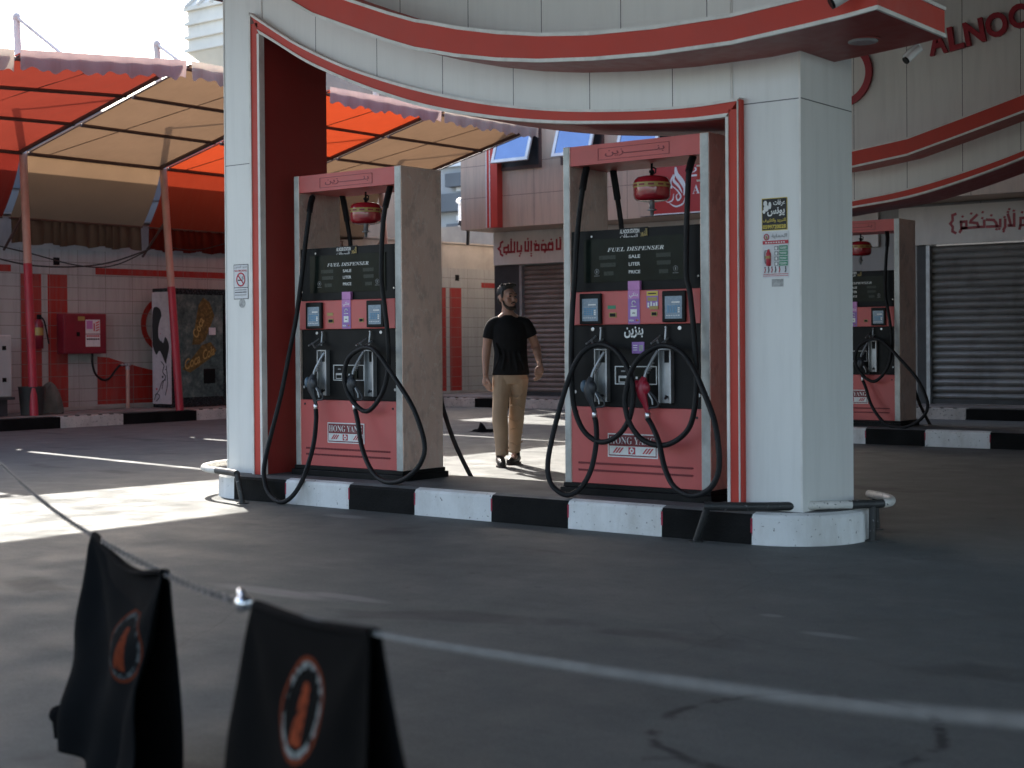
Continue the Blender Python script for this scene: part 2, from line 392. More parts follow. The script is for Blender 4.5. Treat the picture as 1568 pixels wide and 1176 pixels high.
# ------------------------------------------------------------------ mesh builder
def smooth_path(pts, n=6):
    """Catmull-Rom through the points"""
    P = [Vector(p) for p in pts]; out = []
    for k in range(len(P)-1):
        a, b, c, d = P[max(k-1, 0)], P[k], P[k+1], P[min(k+2, len(P)-1)]
        for j in range(n):
            t = j/n
            out.append(.5*((2*b)+(c-a)*t+(2*a-5*b+4*c-d)*t*t+(3*b-a-3*c+d)*t**3))
    return out+[P[-1]]
class MB:
    def __init__(s): s.v = []; s.f = []; s.m = []; s.sm = []; s.names = []; s.uv = {}
    def mi(s, n):
        if n not in s.names: s.names.append(n)
        return s.names.index(n)
    def add(s, vs, fs, m, smooth=False):
        o = len(s.v); s.v += [tuple(p) for p in vs]
        k = s.mi(m)
        for f in fs: s.f.append(tuple(i+o for i in f)); s.m.append(k); s.sm.append(smooth)
        return s
    def box(s, x0, x1, y0, y1, z0, z1, m, faces=None):
        vs = [(x0, y0, z0), (x1, y0, z0), (x1, y1, z0), (x0, y1, z0), (x0, y0, z1), (x1, y0, z1), (x1, y1, z1), (x0, y1, z1)]
        return s.add(vs, [(0, 3, 2, 1), (4, 5, 6, 7), (0, 1, 5, 4), (1, 2, 6, 5), (2, 3, 7, 6), (3, 0, 4, 7)], m)
    def obox(s, c, ax, ay, az, hx, hy, hz, m):
        c, ax, ay, az = Vector(c), Vector(ax).normalized(), Vector(ay).normalized(), Vector(az).normalized()
        vs = [c+ax*hx*i+ay*hy*j+az*hz*k for k in (-1, 1) for i, j in ((-1, -1), (1, -1), (1, 1), (-1, 1))]
        return s.add(vs, [(0, 3, 2, 1), (4, 5, 6, 7), (0, 1, 5, 4), (1, 2, 6, 5), (2, 3, 7, 6), (3, 0, 4, 7)], m)
    def prism(s, poly, y0, y1, m, mside=None, axes='xz'):
        """polygon in two axes extruded along the third"""
        def at(p, d):
            return {'xz': (p[0], d, p[1]), 'xy': (p[0], p[1], d), 'yz': (d, p[0], p[1])}[axes]
        n = len(poly)
        vs = [at(p, y0) for p in poly]+[at(p, y1) for p in poly]
        s.add(vs, [tuple(range(n)), tuple(range(2*n-1, n-1, -1))], m)
        return s.add(vs, [(k, k+n, (k+1) % n+n, (k+1) % n) for k in range(n)], mside or m)
    def strip(s, lo, hi, y0, y1, m, munder=None):
        """ribbon between two curves (lists of x,z) with thickness y0..y1"""
        n = len(lo); munder = munder or m
        vs = [(x, y0, z) for x, z in lo]+[(x, y0, z) for x, z in hi]+[(x, y1, z) for x, z in lo]+[(x, y1, z) for x, z in hi]
        q = range(n-1)
        s.add(vs, [(k, k+1, n+k+1, n+k) for k in q], m)
        s.add(vs, [(2*n+k+1, 2*n+k, 3*n+k, 3*n+k+1) for k in q], m)
        s.add(vs, [(k+1, k, 2*n+k, 2*n+k+1) for k in q], munder)
        s.add(vs, [(n+k, n+k+1, 3*n+k+1, 3*n+k) for k in q], m)
        return s.add(vs, [(0, n, 3*n, 2*n), (n-1, 3*n-1, 4*n-1, 2*n-1)], m)
    def tube(s, pts, r, m, seg=10, closed=False, cap=True, flat=1.0):
        P = [Vector(p) for p in pts]; n = len(P)
        rr = r if isinstance(r, (list, tuple)) else [r]*n
        vs = []; nrm = None
        for k in range(n):
            if closed: tg = (P[(k+1) % n]-P[k-1]).normalized()
            else: tg = (P[min(k+1, n-1)]-P[max(k-1, 0)]).normalized()
            if nrm is None:
                h = Vector((0, 0, 1)) if abs(tg.z) < .9 else Vector((1, 0, 0))
                nrm = (h-tg*h.dot(tg)).normalized()
            else:
                nrm = (nrm-tg*nrm.dot(tg)).normalized()
            bn = tg.cross(nrm)
            for j in range(seg):
                a = 2*pi*j/seg
                vs.append(P[k]+nrm*cos(a)*rr[k]+bn*sin(a)*rr[k]*flat)
        fs = []
        for k in range(n if closed else n-1):
            a, b = k*seg, ((k+1) % n)*seg
            for j in range(seg): fs.append((a+j, a+(j+1) % seg, b+(j+1) % seg, b+j))
        s.add(vs, fs, m, True)
        if cap and not closed:
            s.add(vs, [tuple(range(seg-1, -1, -1)), tuple(range((n-1)*seg, n*seg))], m)
        return s
    def lathe(s, prof, c, m, seg=24, axis=(0, 0, 1)):
        """profile of (radius, height) revolved about an axis through c"""
        az = Vector(axis).normalized(); h = Vector((1, 0, 0)) if abs(az.x) < .9 else Vector((0, 1, 0))
        ax = (h-az*h.dot(az)).normalized(); ay = az.cross(ax); c = Vector(c)
        vs = [c+az*z+(ax*cos(2*pi*j/seg)+ay*sin(2*pi*j/seg))*max(r, 1e-4) for r, z in prof for j in range(seg)]
        fs = [(k*seg+j, k*seg+(j+1) % seg, (k+1)*seg+(j+1) % seg, (k+1)*seg+j) for k in range(len(prof)-1) for j in range(seg)]
        s.add(vs, fs, m, True)
        return s.add(vs, [tuple(range(seg-1, -1, -1)), tuple(range((len(prof)-1)*seg, len(prof)*seg))], m)
    def ball(s, c, rx, ry, rz, m, seg=16, rings=10, rot=None):
        vs = []; c = Vector(c)
        for k in range(rings+1):
            t = pi*k/rings
            for j in range(seg):
                a = 2*pi*j/seg
                p = Vector((rx*max(sin(t), 1e-3)*cos(a), ry*max(sin(t), 1e-3)*sin(a), -rz*cos(t)))
                if rot is not None: p = rot @ p
                vs.append(c+p)
        fs = [(k*seg+j, k*seg+(j+1) % seg, (k+1)*seg+(j+1) % seg, (k+1)*seg+j) for k in range(rings) for j in range(seg)]
        s.add(vs, fs, m, True)
        return s.add(vs, [tuple(range(seg-1, -1, -1)), tuple(range(rings*seg, (rings+1)*seg))], m)
    def grid(s, fn, nu, nv, m, smooth=True):
        vs = [fn(i/nu, j/nv) for j in range(nv+1) for i in range(nu+1)]
        o = len(s.v)
        fs = [(j*(nu+1)+i, j*(nu+1)+i+1, (j+1)*(nu+1)+i+1, (j+1)*(nu+1)+i) for j in range(nv) for i in range(nu)]
        for j in range(nv+1):
            for i in range(nu+1): s.uv[o+j*(nu+1)+i] = (i/nu, j/nv)
        return s.add(vs, fs, m, smooth)
    def text(s, t, org, X, Z, wd, ht, m, bold=0.0, shear=0.0, depth=0.0):
        """text filling a wd x ht box whose lower left corner is org; X, Z the page directions"""
        pv, fs = text_geo(t, bold, shear)
        org, X, Z = Vector(org), Vector(X).normalized(), Vector(Z).normalized()
        vs = [org+X*(p[0]*wd)+Z*(p[1]*ht) for p in pv]
        if not depth: return s.add(vs, fs, m)
        nn = X.cross(Z)            # towards the reader
        n = len(vs); ed = {}
        for f in fs:
            for a, b in zip(f, f[1:]+f[:1]):
                if (b, a) in ed: ed.pop((b, a))
                else: ed[(a, b)] = 1
        s.add([v+nn*depth for v in vs]+vs, list(fs)+[(b, a, a+n, b+n) for a, b in ed], m)
        return s
    def build(s, name, parent=None, world=False, bevel=0.0, seg=2, solid=0.0, subsurf=0):
        me = bpy.data.meshes.new(name); me.from_pydata(s.v, [], s.f)
        for n in s.names: me.materials.append(MATS[n])
        me.polygons.foreach_set('material_index', s.m); me.polygons.foreach_set('use_smooth', s.sm)
        if s.uv:
            ul = me.uv_layers.new(name='UVMap')
            for lp in me.loops: ul.data[lp.index].uv = s.uv.get(lp.vertex_index, (0, 0))
        me.validate(); me.update()
        o = bpy.data.objects.new(name, me); COL.objects.link(o)
        if parent is not None:
            o.parent = parent
            if world: o.matrix_parent_inverse = Matrix.Translation(-parent.location)
        if bevel:
            b = o.modifiers.new('bevel', 'BEVEL'); b.width = bevel; b.segments = seg; b.limit_method = 'ANGLE'; b.angle_limit = R(40)
        if solid:
            b = o.modifiers.new('solid', 'SOLIDIFY'); b.thickness = solid; b.offset = 0
        if subsurf:
            b = o.modifiers.new('sub', 'SUBSURF'); b.levels = subsurf; b.render_levels = subsurf
        return o
def tag(o, label, cat, group=None):
    o['label'] = label; o['category'] = cat
    if group: o['group'] = group
    return o
def thing(name, label, cat, loc=(0, 0, 0), group=None):
    o = bpy.data.objects.new(name, None); COL.objects.link(o); o.location = loc; o.empty_display_size = .2
    return tag(o, label, cat, group)
def dup_tree(o, parent=None):
    c = o.copy(); COL.objects.link(c)
    if parent is not None: c.parent = parent
    for ch in list(o.children): dup_tree(ch, c)
    return c
def structure(o): o['kind'] = 'structure'; return o

# ================================================================== SETTING
gm = MB(); gm.add([(-300, -120, 0), (300, -120, 0), (300, 400, 0), (-300, 400, 0)], [(0, 1, 2, 3)], 'asphalt')
structure(gm.build('ground'))

def interp(c, x):
    for (a, za), (b, zb) in zip(c, c[1:]):
        if a <= x <= b: return za+(zb-za)*(x-a)/(b-a)
    return c[0][1] if x < c[0][0] else c[-1][1]
def dense(c, n=5):
    return [(p.x, p.z) for p in smooth_path([(x, 0, z) for x, z in c], n)]

# ---- pump islands: stadium shaped concrete kerbs painted black and white
def island(label, xa, xb, yf, depth, ztop, breaks, first, ends=('kerb_white', 'kerb_white')):
    t = thing('pump_island', label, 'kerb', ((xa+xb)/2, yf+depth/2, 0), 'pump islands')
    rad = depth/2; yc = yf+rad
    col = lambda x: first if sum(1 for q in breaks if x > q) % 2 == 0 else ('kerb_black' if first == 'kerb_white' else 'kerb_white')
    # outline anticlockwise seen from above, starting front left
    out = []
    xs = sorted([xa]+[q for q in breaks if xa < q < xb]+[xb])
    for a, b in zip(xs, xs[1:]): out.append((a, yf, 0, -1, col((a+b)/2)))
    for k in range(14):
        a = -pi/2+pi*k/14; out.append((xb+rad*cos(a), yc+rad*sin(a), cos(a), sin(a), ends[1] if k < 9 else 'kerb_black'))
    for a, b in list(zip(xs, xs[1:]))[::-1]: out.append((b, yf+depth, 0, 1, col((a+b)/2)))
    for k in range(14):
        a = pi/2+pi*k/14; out.append((xa+rad*cos(a), yc+rad*sin(a), cos(a), sin(a), ends[0] if (k > 4 and xa+rad*cos(a) < xa-.1) else 'kerb_black'))
    n = len(out); m = MB(); c = .035
    rows = [[(x+nx*o, y+ny*o, z) for x, y, nx, ny, _ in out] for o, z in ((.004, -.02), (0, ztop-.03), (-.012, ztop-.012), (-c-.02, ztop))]
    for r in range(3):
        for k in range(n):
            q = (k+1) % n
            m.add([rows[r][k], rows[r][q], rows[r+1][q], rows[r+1][k]], [(0, 1, 2, 3)], out[k][4] if r < 2 else (out[k][4] if out[k][4] == 'kerb_white' else 'island_top'))
    # thin red brush lines left where the colours meet
    for q in list(breaks)+[xb-.002]:
        if xa < q < xb: m.box(q-.006, q+.006, yf-.002, yf+.01, .0, ztop-.035, 'kerb_redline')
    m.build('kerb', t, True)
    MB().add(rows[3], [tuple(range(n))], 'island_top').build('top', t, True)
    return t
island('nearest long concrete pump island with black and white kerb under the two middle dispensers', -8.74, -4.205, 7.69, .96, .19,
       [-8.162, -7.5, -6.86, -6.172, -5.537, -4.828], 'kerb_black')
island('farther shaded pump island behind the right pillar, one clean white kerb block showing', -8.2, -3.4, 15.91, .96, .19,
       [-8.0, -7.216, -6.498, -5.757, -5.05, -4.35], 'kerb_black')

# ---- curved gantries over the islands
def gantry(label, xl, xli, xri, xr, y0, inner, outer, ledge, ledge_h, ly, wrap, mats, top=5.3, pz=.19):
    t = thing('fuel_gantry', label, 'gantry', ((xl+xr)/2, y0+.35, pz), 'curved gantries over the pumps')
    y1 = y0+.69; mlow, mup, mpil = mats
    for a, b, ia, ib in ((xl, xli-.004, xli-.004, xli), (xri+.004, xr, xri, xri+.004)):
        m = MB(); m.box(a, b, y0, y1, pz, top, mpil)
        m.box(ia, ib, y0+.002, y1-.002, pz, interp(inner, ia)+.02, 'red_cladding_shaded')
        for x in (a+.0, b-.012):
            m.box(x, x+.012, y0-.004, y0-.001, pz+.01, top, 'white_edge')
        m.build('pillar', t, True)
    arch = [(xli, interp(inner, xli))]+[p for p in dense(inner) if xli < p[0] < xri]+[(xri, interp(inner, xri))]
    led = [(x, interp(ledge, x)+.09) for x, _ in arch]
    MB().strip(arch, led, y0, y1, mlow, 'red_cladding_shaded').build('fascia', t, True)
    MB().strip(led, [(x, top) for x, _ in arch], y0, y1, mup).build('upper_fascia', t, True)
    # red frame with pale edges round the opening
    xo, xp = outer[0][0], outer[-1][0]; xi, xj = inner[0][0], inner[-1][0]
    oi = [(inner[0][0], inner[0][1])]+dense(inner)[1:-1]+[inner[-1]]
    n = len(oi); do = dense(outer)
    oo = []
    for k in range(n):
        x = xo+(xp-xo)*k/(n-1); oo.append((x, interp(do, x)))
    ii = []
    for k in range(n):
        x = xi+(xj-xi)*k/(n-1); ii.append((x, interp(oi, x)))
    lerp = lambda f: [(a[0]+(b[0]-a[0])*f, a[1]+(b[1]-a[1])*f) for a, b in zip(ii, oo)]
    f1, f2 = .2, .82
    m = MB()
    m.strip(lerp(f1), lerp(f2), y0-.05, y0-.001, 'red_cladding')
    m.box(xo+(xi-xo)*(1-f2), xo+(xi-xo)*(1-f1), y0-.05, y0-.001, pz, lerp(f1)[0][1]+.05, 'red_cladding')
    m.box(xj+(xp-xj)*f1, xj+(xp-xj)*f2, y0-.05, y0-.001, pz, lerp(f1)[-1][1]+.02, 'red_cladding')
    m.box(xp-.02, xp, y0-.045, y0-.0015, pz, oo[-1][1]-.01, 'red_cladding')
    for a, b in ((0, f1), (f2, 1.0)):
        m.strip(lerp(a), lerp(b), y0-.058, y0-.002, 'white_edge', 'white_edge')
    m.box(min(xi, xo+(xi-xo)*(1-f1)), max(xi, xo+(xi-xo)*(1-f1)), y0-.058, y0-.003, pz, ii[0][1], 'white_edge')
    m.box(xo, xo+(xi-xo)*(1-f2), y0-.058, y0-.003, pz, oo[0][1]-.01, 'white_edge')
    m.box(xj, xj+(xp-xj)*f1, y0-.058, y0-.003, pz, ii[-1][1], 'white_edge')
    m.box(xj+(xp-xj)*f2, xp-.012, y0-.058, y0-.003, pz, oo[-1][1]-.02, 'white_edge')
    m.build('frame', t, True)
    # projecting red ledge
    dl = dense(ledge)
    m = MB()
    def part(sel, ya, yb):
        lo = [(x, interp(ledge, x)) for x in sel]; hi = [(x, interp(ledge, x)+interp(ledge_h, x)) for x in sel]
        m.strip(lo, hi, ya, yb, 'red_cladding', 'red_cladding_shaded')
        e = .018
        m.strip([(x, z-.004) for x, z in lo], [(x, z+e) for x, z in lo], ya-.008, ya+.01, 'white_edge')
        m.strip([(x, z-e) for x, z in hi], [(x, z+.004) for x, z in hi], ya-.008, ya+.01, 'white_edge')
        return lo, hi
    xs = [x for x, _ in dl]
    wx = wrap
    if wx > xl+1:      # wraps round the right hand end
        part([x for x in xs if x < xr]+[xr], ly, y0-.0005)
        lo, hi = part([xr]+[x for x in xs if x > xr], ly, y0+.45)
        x, z = lo[-1]; zz = hi[-1][1]
        m.box(x-.01, x+.008, ly-.006, y0+.455, z-.004, z+.018, 'white_edge')
        m.box(x-.01, x+.008, ly-.006, y0+.455, zz-.018, zz+.004, 'white_edge')
    else:
        part([xl]+[x for x in xs if x > xl], ly, y0-.0005)
        part([x for x in xs if x < xl]+[xl], ly, y0+.45)
    m.build('ledge', t, True)
    return t

in1 = [(-8.526, 3.607), (-8.33, 3.500), (-8.08, 3.357), (-7.83, 3.236), (-7.30, 3.018), (-6.78, 2.845), (-6.19, 2.715), (-5.70, 2.638), (-5.29, 2.596), (-4.94, 2.568), (-4.66, 2.552), (-4.426, 2.552)]
out1 = [(-8.645, 3.788), (-8.33, 3.600), (-8.076, 3.460), (-7.60, 3.243), (-6.98, 3.028), (-6.354, 2.857), (-5.726, 2.738), (-5.10, 2.670), (-4.66, 2.650), (-4.33, 2.660)]
led1 = [(-9.3, 4.78), (-9.0, 4.55), (-8.5, 4.18), (-8.1, 3.905), (-7.756, 3.673), (-7.492, 3.527), (-7.17, 3.399), (-6.783, 3.249), (-6.535, 3.162), (-6.177, 3.071), (-5.834, 3.002), (-5.506, 2.953), (-5.089, 2.913), (-4.661, 2.889), (-4.137, 2.885), (-3.70, 2.915), (-3.45, 2.935), (-3.26, 2.957)]
G1 = gantry('large white gantry with a red edged sweeping arch framing the two near dispensers', -9.0, -8.545, -4.42, -3.954, 7.85, in1, out1, led1,
            [(-9.3, .2), (-6.4, .2), (-5.2, .168), (-3.2, .17)], 7.36, 0, ('cladding_lower', 'cladding_upper', 'cladding_pillar'))
in2 = [(-8.20, 2.69), (-7.8, 2.708), (-7.42, 2.747), (-6.767, 2.815), (-6.117, 2.956), (-5.43, 3.158), (-4.9, 3.365), (-4.3, 3.65), (-3.95, 3.83), (-3.72, 3.95)]
out2 = [(-8.30, 2.79), (-7.8, 2.80), (-7.42, 2.84), (-6.767, 2.926), (-6.116, 3.065), (-5.43, 3.256), (-4.9, 3.463), (-4.3, 3.75), (-3.95, 3.95), (-3.6, 4.15)]
led2 = [(-9.3, 3.17), (-8.7, 3.145), (-8.2, 3.14), (-7.8, 3.148), (-7.234, 3.179), (-6.596, 3.259), (-5.962, 3.426), (-5.293, 3.61), (-4.6, 3.86), (-4.0, 4.15), (-3.2, 4.6)]
G2 = gantry('shaded white gantry behind the right pillar with red bands sweeping up and ALNOOR letters', -8.7, -8.22, -3.7, -3.2, 16.07, in2, out2, led2,
            [(-9.3, .195), (-3.2, .2)], 15.67, -9.3, ('cladding_far', 'cladding_far', 'cladding_far'))
# raised letters and half hidden ring on the far gantry fascia
m = MB()
px, pz_ = -6.47, 4.40
for ch, wd in zip('ALNOOR', (.235, .19, .25, .27, .27, .24)):
    a = R(6+ (px+6.47)*9); X = Vector((cos(a), 0, sin(a))); Z = Vector((-sin(a), 0, cos(a)))
    m.text(ch, (px, 16.065, pz_), X, Z, wd*.9, .27, 'sign_letters_red', bold=.035, depth=.045)
    px += wd*cos(a); pz_ += wd*sin(a)
m.build('raised_letters', G2, True)
m = MB(); n = 48; rc = (-7.55, 4.32)
m.strip([(rc[0]+.30*cos(2*pi*k/n), rc[1]+.30*sin(2*pi*k/n)) for k in range(n+1)], [(rc[0]+.38*cos(2*pi*k/n), rc[1]+.38*sin(2*pi*k/n)) for k in range(n+1)], 16.03, 16.069, 'sign_letters_red')
m.build('ring_emblem', G2, True)
m = MB(); m.lathe([(.085, 0), (.085, .012), (.07, .016)], (-3.60, 7.93, 2.925), 'lamp_lens', 24, (0, 0, -1))
m.lathe([(.10, 0), (.10, .006)], (-3.60, 7.93, 2.927), 'red_cladding_shaded', 24, (0, 0, -1))
m.build('recessed_lamp', G1, True)

# ---- high forecourt roof carried by the gantries (its edge throws the shade on the forecourt)
rf = thing('canopy_roof', 'high flat canopy roof over the forecourt carried by the gantries', 'roof', (-4, 8, 5.3))
MB().box(-13.50, 12, -0.5, 12.75, 5.3, 5.6, 'roof_dark').box(-12.80, 12, 12.752, 20.5, 5.3, 5.6, 'roof_dark').box(-2.0, 12, -12.0, -0.502, 5.3, 5.6, 'roof_dark').build('slab', rf, True)  # stepped left edge and front right slab added to shape the light
MB().box(-2.7, -2.4, 9.6, 21.2, 0, 5.295, 'concrete_dark').build('unseen_light_blocker', rf, True)  # unseen wall added to darken the far gantry and right background
MB().box(-13.53, -13.501, -0.5, 12.75, 5.299, 5.75, 'red_cladding').box(-12.83, -12.801, 12.78, 20.5, 5.299, 5.75, 'red_cladding').build('edge_band', rf, True)

# ---- fuel dispensers
def nozzle(parent, tip, body_mat, cover_mat):
    """nozzle hanging on its boot: spout up right, body left below, handle down to the hose"""
    x, z = tip; y = -.045
    t = MB()
    t.tube(smooth_path([(x, y+.03, z), (x-.028, y+.01, z-.055), (x-.062, y-.01, z-.13), (x-.072, y-.02, z-.18)], 4), .0105, 'metal_grey', 8)
    for k in range(5):
        q = .35+.1*k; t.lathe([(.0135, -.004), (.0135, .004)], (x-.072*q-.004, y+.03-.04*q, z-.155*q-.02), 'metal_bright', 8, (.35, 0, 1))
    sp = t.build('spout', None)
    b = MB()
    b.tube([(x-.07, y-.02, z-.165), (x-.08, y-.028, z-.20), (x-.085, y-.034, z-.24), (x-.078, y-.034, z-.285), (x-.062, y-.03, z-.33), (x-.05, y-.025, z-.37), (x-.045, y-.022, z-.395)],
           [.018, .033, .040, .034, .021, .017, .016], body_mat, 12, flat=.72)
    b.ball((x-.118, y-.034, z-.225), .026, .026, .042, cover_mat)
    b.ball((x-.055, y-.034, z-.235), .034, .024, .045, body_mat)
    bd = b.build('nozzle', parent)
    sp.parent = bd
    gd = MB()
    gd.tube(smooth_path([(x-.035, y-.03, z-.25), (x+.005, y-.03, z-.285), (x+.04, y-.028, z-.335), (x+.025, y-.026, z-.355), (x-.02, y-.026, z-.36), (x-.05, y-.024, z-.375)], 4), .007, 'nozzle_black', 8)
    gd.tube([(x-.035, y-.03, z-.265), (x-.005, y-.03, z-.31), (x-.002, y-.03, z-.34)], .006, 'metal_grey', 6)
    gd.build('trigger_guard', bd)
    sw = MB(); sw.lathe([(.015, 0), (.019, .006), (.019, .034), (.015, .04)], (x-.045, y-.022, z-.432), 'metal_bright', 12)
    sw.build('swivel', bd)
def hose(parent, pts, r=.0178):
    m = MB(); P = smooth_path(pts, 5); m.tube(P, r, 'rubber', 10)
    d = (Vector(pts[1])-Vector(pts[2])).normalized()
    m.tube([P[3], P[7], P[10]], .0235, 'rubber', 10)
    m.tube([P[0], P[3]], .018, 'metal_grey', 10)
    return m.build('hose', parent)
def keypad(parent, x0, x1, z0, z1):
    m = MB(); y = -.012
    m.box(x0, x1, y-.016, y+.006, z0, z1, 'pump_black')
    k = m.build('keypad', parent, bevel=.006)
    s = MB(); a, b, c, d = x0+.024, x1-.022, z0+.022, z1-.034; yy = y-.0175
    s.box(a, b, yy, yy+.006, c, d, 'keypad_screen')
    w_, h_ = b-a, d-c
    for r in range(4):
        for q in range(5):
            s.box(a+w_*(.14+.155*q), a+w_*(.14+.155*q+.11), yy-.0015, yy+.001, c+h_*(.27+.085*r), c+h_*(.27+.085*r+.06), 'key_blue' if (q < 4 or r > 2) else 'ink_white')
    s.box(a+w_*.4, a+w_*.88, yy-.0015, yy+.001, c+h_*.70, c+h_*.76, 'ink_white')
    for q in range(6): s.box(a+w_*(.08+.14*q), a+w_*(.08+.14*q+.08), yy-.0015, yy+.001, c+h_*.13, c+h_*.16, 'ink_white')
    s.build('screen', k)
XX, ZZ = (1, 0, 0), (0, 0, 1)
def dispenser(label, loc, hoses, back_hoses, red_right, extras):
    t = thing('fuel_dispenser', label, 'fuel pump', loc, 'red fuel dispensers')
    MB().box(-.58, .585, -.035, .485, 0, .045, 'pump_black').box(-.565, .57, -.015, .465, .045, .075, 'pump_black').build('base_plinth', t, bevel=.004)
    for a, b in ((-.561, -.507), (.495, .561)):
        m = MB(); m.box(a, b, 0, .45, .07, 2.316, 'steel')
        m.box(a+.003, b-.003, -.003, .002, .072, 2.313, 'steel_edge')
        m.build('side_panel', t, bevel=.007)
    m = MB(); m.box(-.505, .493, .004, .446, 2.185, 2.314, 'pump_red')
    m.text(arabic('\u0628\u0646\u0640\u0640\u0640\u0640\u0640\u0640\u0640\u0640\u0632\u064a\u0646'), (-.225, .0025, 2.225), XX, ZZ, .46, .045, 'pump_dark_red', bold=.01)
    for z in (2.207, 2.282): m.box(-.28, .27, .0015, .004, z, z+.003, 'pump_dark_red')
    for x in (-.28, .267): m.box(x, x+.003, .0015, .004, 2.207, 2.285, 'pump_dark_red')
    m.build('header', t)
    m = MB(); m.box(-.505, .493, .016, .43, 1.345, 1.748, 'pump_black')
    for x, z in ((-.343, 1.709), (-.495, 1.416), (.47, 1.422)): m.lathe([(.008, 0), (.007, .004)], (x, .016, z), 'metal_bright', 10, (0, -1, 0))
    hd = m.build('display_head', t, bevel=.003)
    y = .0075
    m = MB(); m.box(-.403, .389, .010, .03, 1.405, 1.69, 'pump_glass')
    m.text(SERIF_IT('FUEL DISPENSER'), (-.213, y, 1.602), XX, ZZ, .435, .026, 'ink_white')
    for s_, z in (('SALE', 1.554), ('LITER', 1.505), ('PRICE', 1.454)): m.text(s_, (-.046, y, z), XX, ZZ, .088, .022, 'ink_white', bold=.02)
    for x0, x1, z in ((-.28, -.148, 1.553), (-.27, -.148, 1.504), (-.242, -.165, 1.448), (.163, .272, 1.553), (.168, .272, 1.504), (.184, .254, 1.448)):
        m.box(x0, x1, .0085, .0115, z, z+.026, 'lcd')
    for x in (-.298, .308):
        m.tube([(x+.017*cos(2*pi*k/16), y+.001, 1.475+.017*sin(2*pi*k/16)) for k in range(16)], .0017, 'ink_grey', 5, closed=True)
        m.box(x-.004, x+.004, y, y+.002, 1.466, 1.484, 'ink_grey'); m.box(x-.022, x+.022, y, y+.002, 1.446, 1.449, 'ink_grey')
    m.build('display_glass', hd)
    m = MB(); yy = .0125
    m.box(-.12, .10, yy, .017, 1.672, 1.752, 'pump_black')
    m.text('AL NOOR STATION', (-.115, yy-.002, 1.716), XX, ZZ, .15, .028, 'ink_white', bold=.03)
    m.text(arabic('\u0644\u0644\u0645\u062d\u0631\u0648\u0642\u0627\u062a'), (-.113, yy-.002, 1.677), XX, ZZ, .135, .034, 'ink_white', bold=.02)
    m.text(arabic('\u0627\u0644\u0646\u0648\u0631'), (.04, yy-.002, 1.680), XX, ZZ, .055, .062, 'ink_gold', bold=.02)
    m.build('station_sticker', t)
    m = MB(); m.box(-.505, .493, -.004, .43, 1.125, 1.344, 'pump_red')
    for z in (1.128, 1.339): m.box(-.46, .43, -.008, -.002, z, z+.004, 'pump_red')
    for x0, z0, wd, ht in ((-.193, 1.171, .057, .032), (.131, 1.174, .047, .03)):
        m.box(x0, x0+wd, -.008, -.003, z0, z0+ht, 'ink_gold'); m.box(x0+.006, x0+wd-.006, -.0095, -.005, z0+.005, z0+ht-.005, 'pump_black')
    m.box(-.206, -.142, -.0055, -.003, 1.227, 1.250, 'ink_green' if extras else 'ink_gold')
    m.build('control_band', t, bevel=.003)
    keypad(t, -.417, -.245, 1.128, 1.331); keypad(t, .226, .398, 1.134, 1.333)
    m = MB()
    m.box(-.044, .046, -.0075, -.0035, 1.347, 1.405, 'sticker_pink'); m.box(-.044, .046, .0085, .0155, 1.347, 1.405, 'sticker_pink')
    m.box(-.005, .005, .006, .0155, 1.36, 1.39, 'ink_white')
    m.box(-.044, .046, -.0075, -.0035, 1.125, 1.345, 'sticker_purple'); m.box(-.044, .046, -.0085, -.0035, 1.29, 1.345, 'sticker_pink')
    m.text(arabic('\u0628\u0646\u0643\u064a'), (-.033, -.0095, 1.296), XX, ZZ, .066, .034, 'ink_white', bold=.02)
    m.tube([(.001+.014*cos(2*pi*k/14), -.0085, 1.262+.014*sin(2*pi*k/14)) for k in range(11)], .003, 'ink_white', 5)
    m.box(-.02, .022, -.0095, -.007, 1.238, 1.243, 'ink_white')
    m.box(-.024, .025, -.0095, -.007, 1.175, 1.222, 'ink_white'); m.box(-.01, .012, -.0105, -.009, 1.194, 1.200, 'ink_black')
    m.text('VISA', (-.038, -.0095, 1.143), XX, ZZ, .04, .013, 'ink_white', bold=.03)
    m.ball((.022, -.0075, 1.15), .007, .0025, .007, 'ink_red', 10, 6); m.ball((.031, -.0075, 1.15), .007, .002, .007, 'ink_gold', 10, 6)
    m.build('payment_sticker', t)
    if extras:
        m = MB()
        m.box(.098, .186, -.0065, -.0035, 1.226, 1.34, 'sticker_purple'); m.box(.1, .184, -.008, -.006, 1.305, 1.336, 'ink_yellow')
        m.box(.112, .172, -.0095, -.007, 1.316, 1.324, 'ink_black'); m.box(.106, .178, -.008, -.006, 1.272, 1.296, 'ink_gold')
        for x, h_ in ((.106, .03), (.128, .036), (.150, .028), (.168, .034)): m.box(x, x+.012, -.008, -.006, 1.232, 1.232+h_, 'ink_white')
        m.box(.12, .186, -.009, -.0035, 1.218, 1.240, 'ink_gold')
        m.build('poster_sticker', t)
    m = MB(); m.box(-.503, .491, .02, .43, .585, 1.124, 'pump_black')
    for x in (-.341, .33): m.lathe([(.013, 0), (.013, .004), (.008, .0045), (.008, .001)], (x, .02, 1.096), 'metal_bright', 14, (0, -1, 0))
    for x, z in ((-.485, .68), (.47, .67)): m.lathe([(.011, 0), (.011, .004)], (x, .02, z), 'metal_grey', 12, (0, -1, 0))
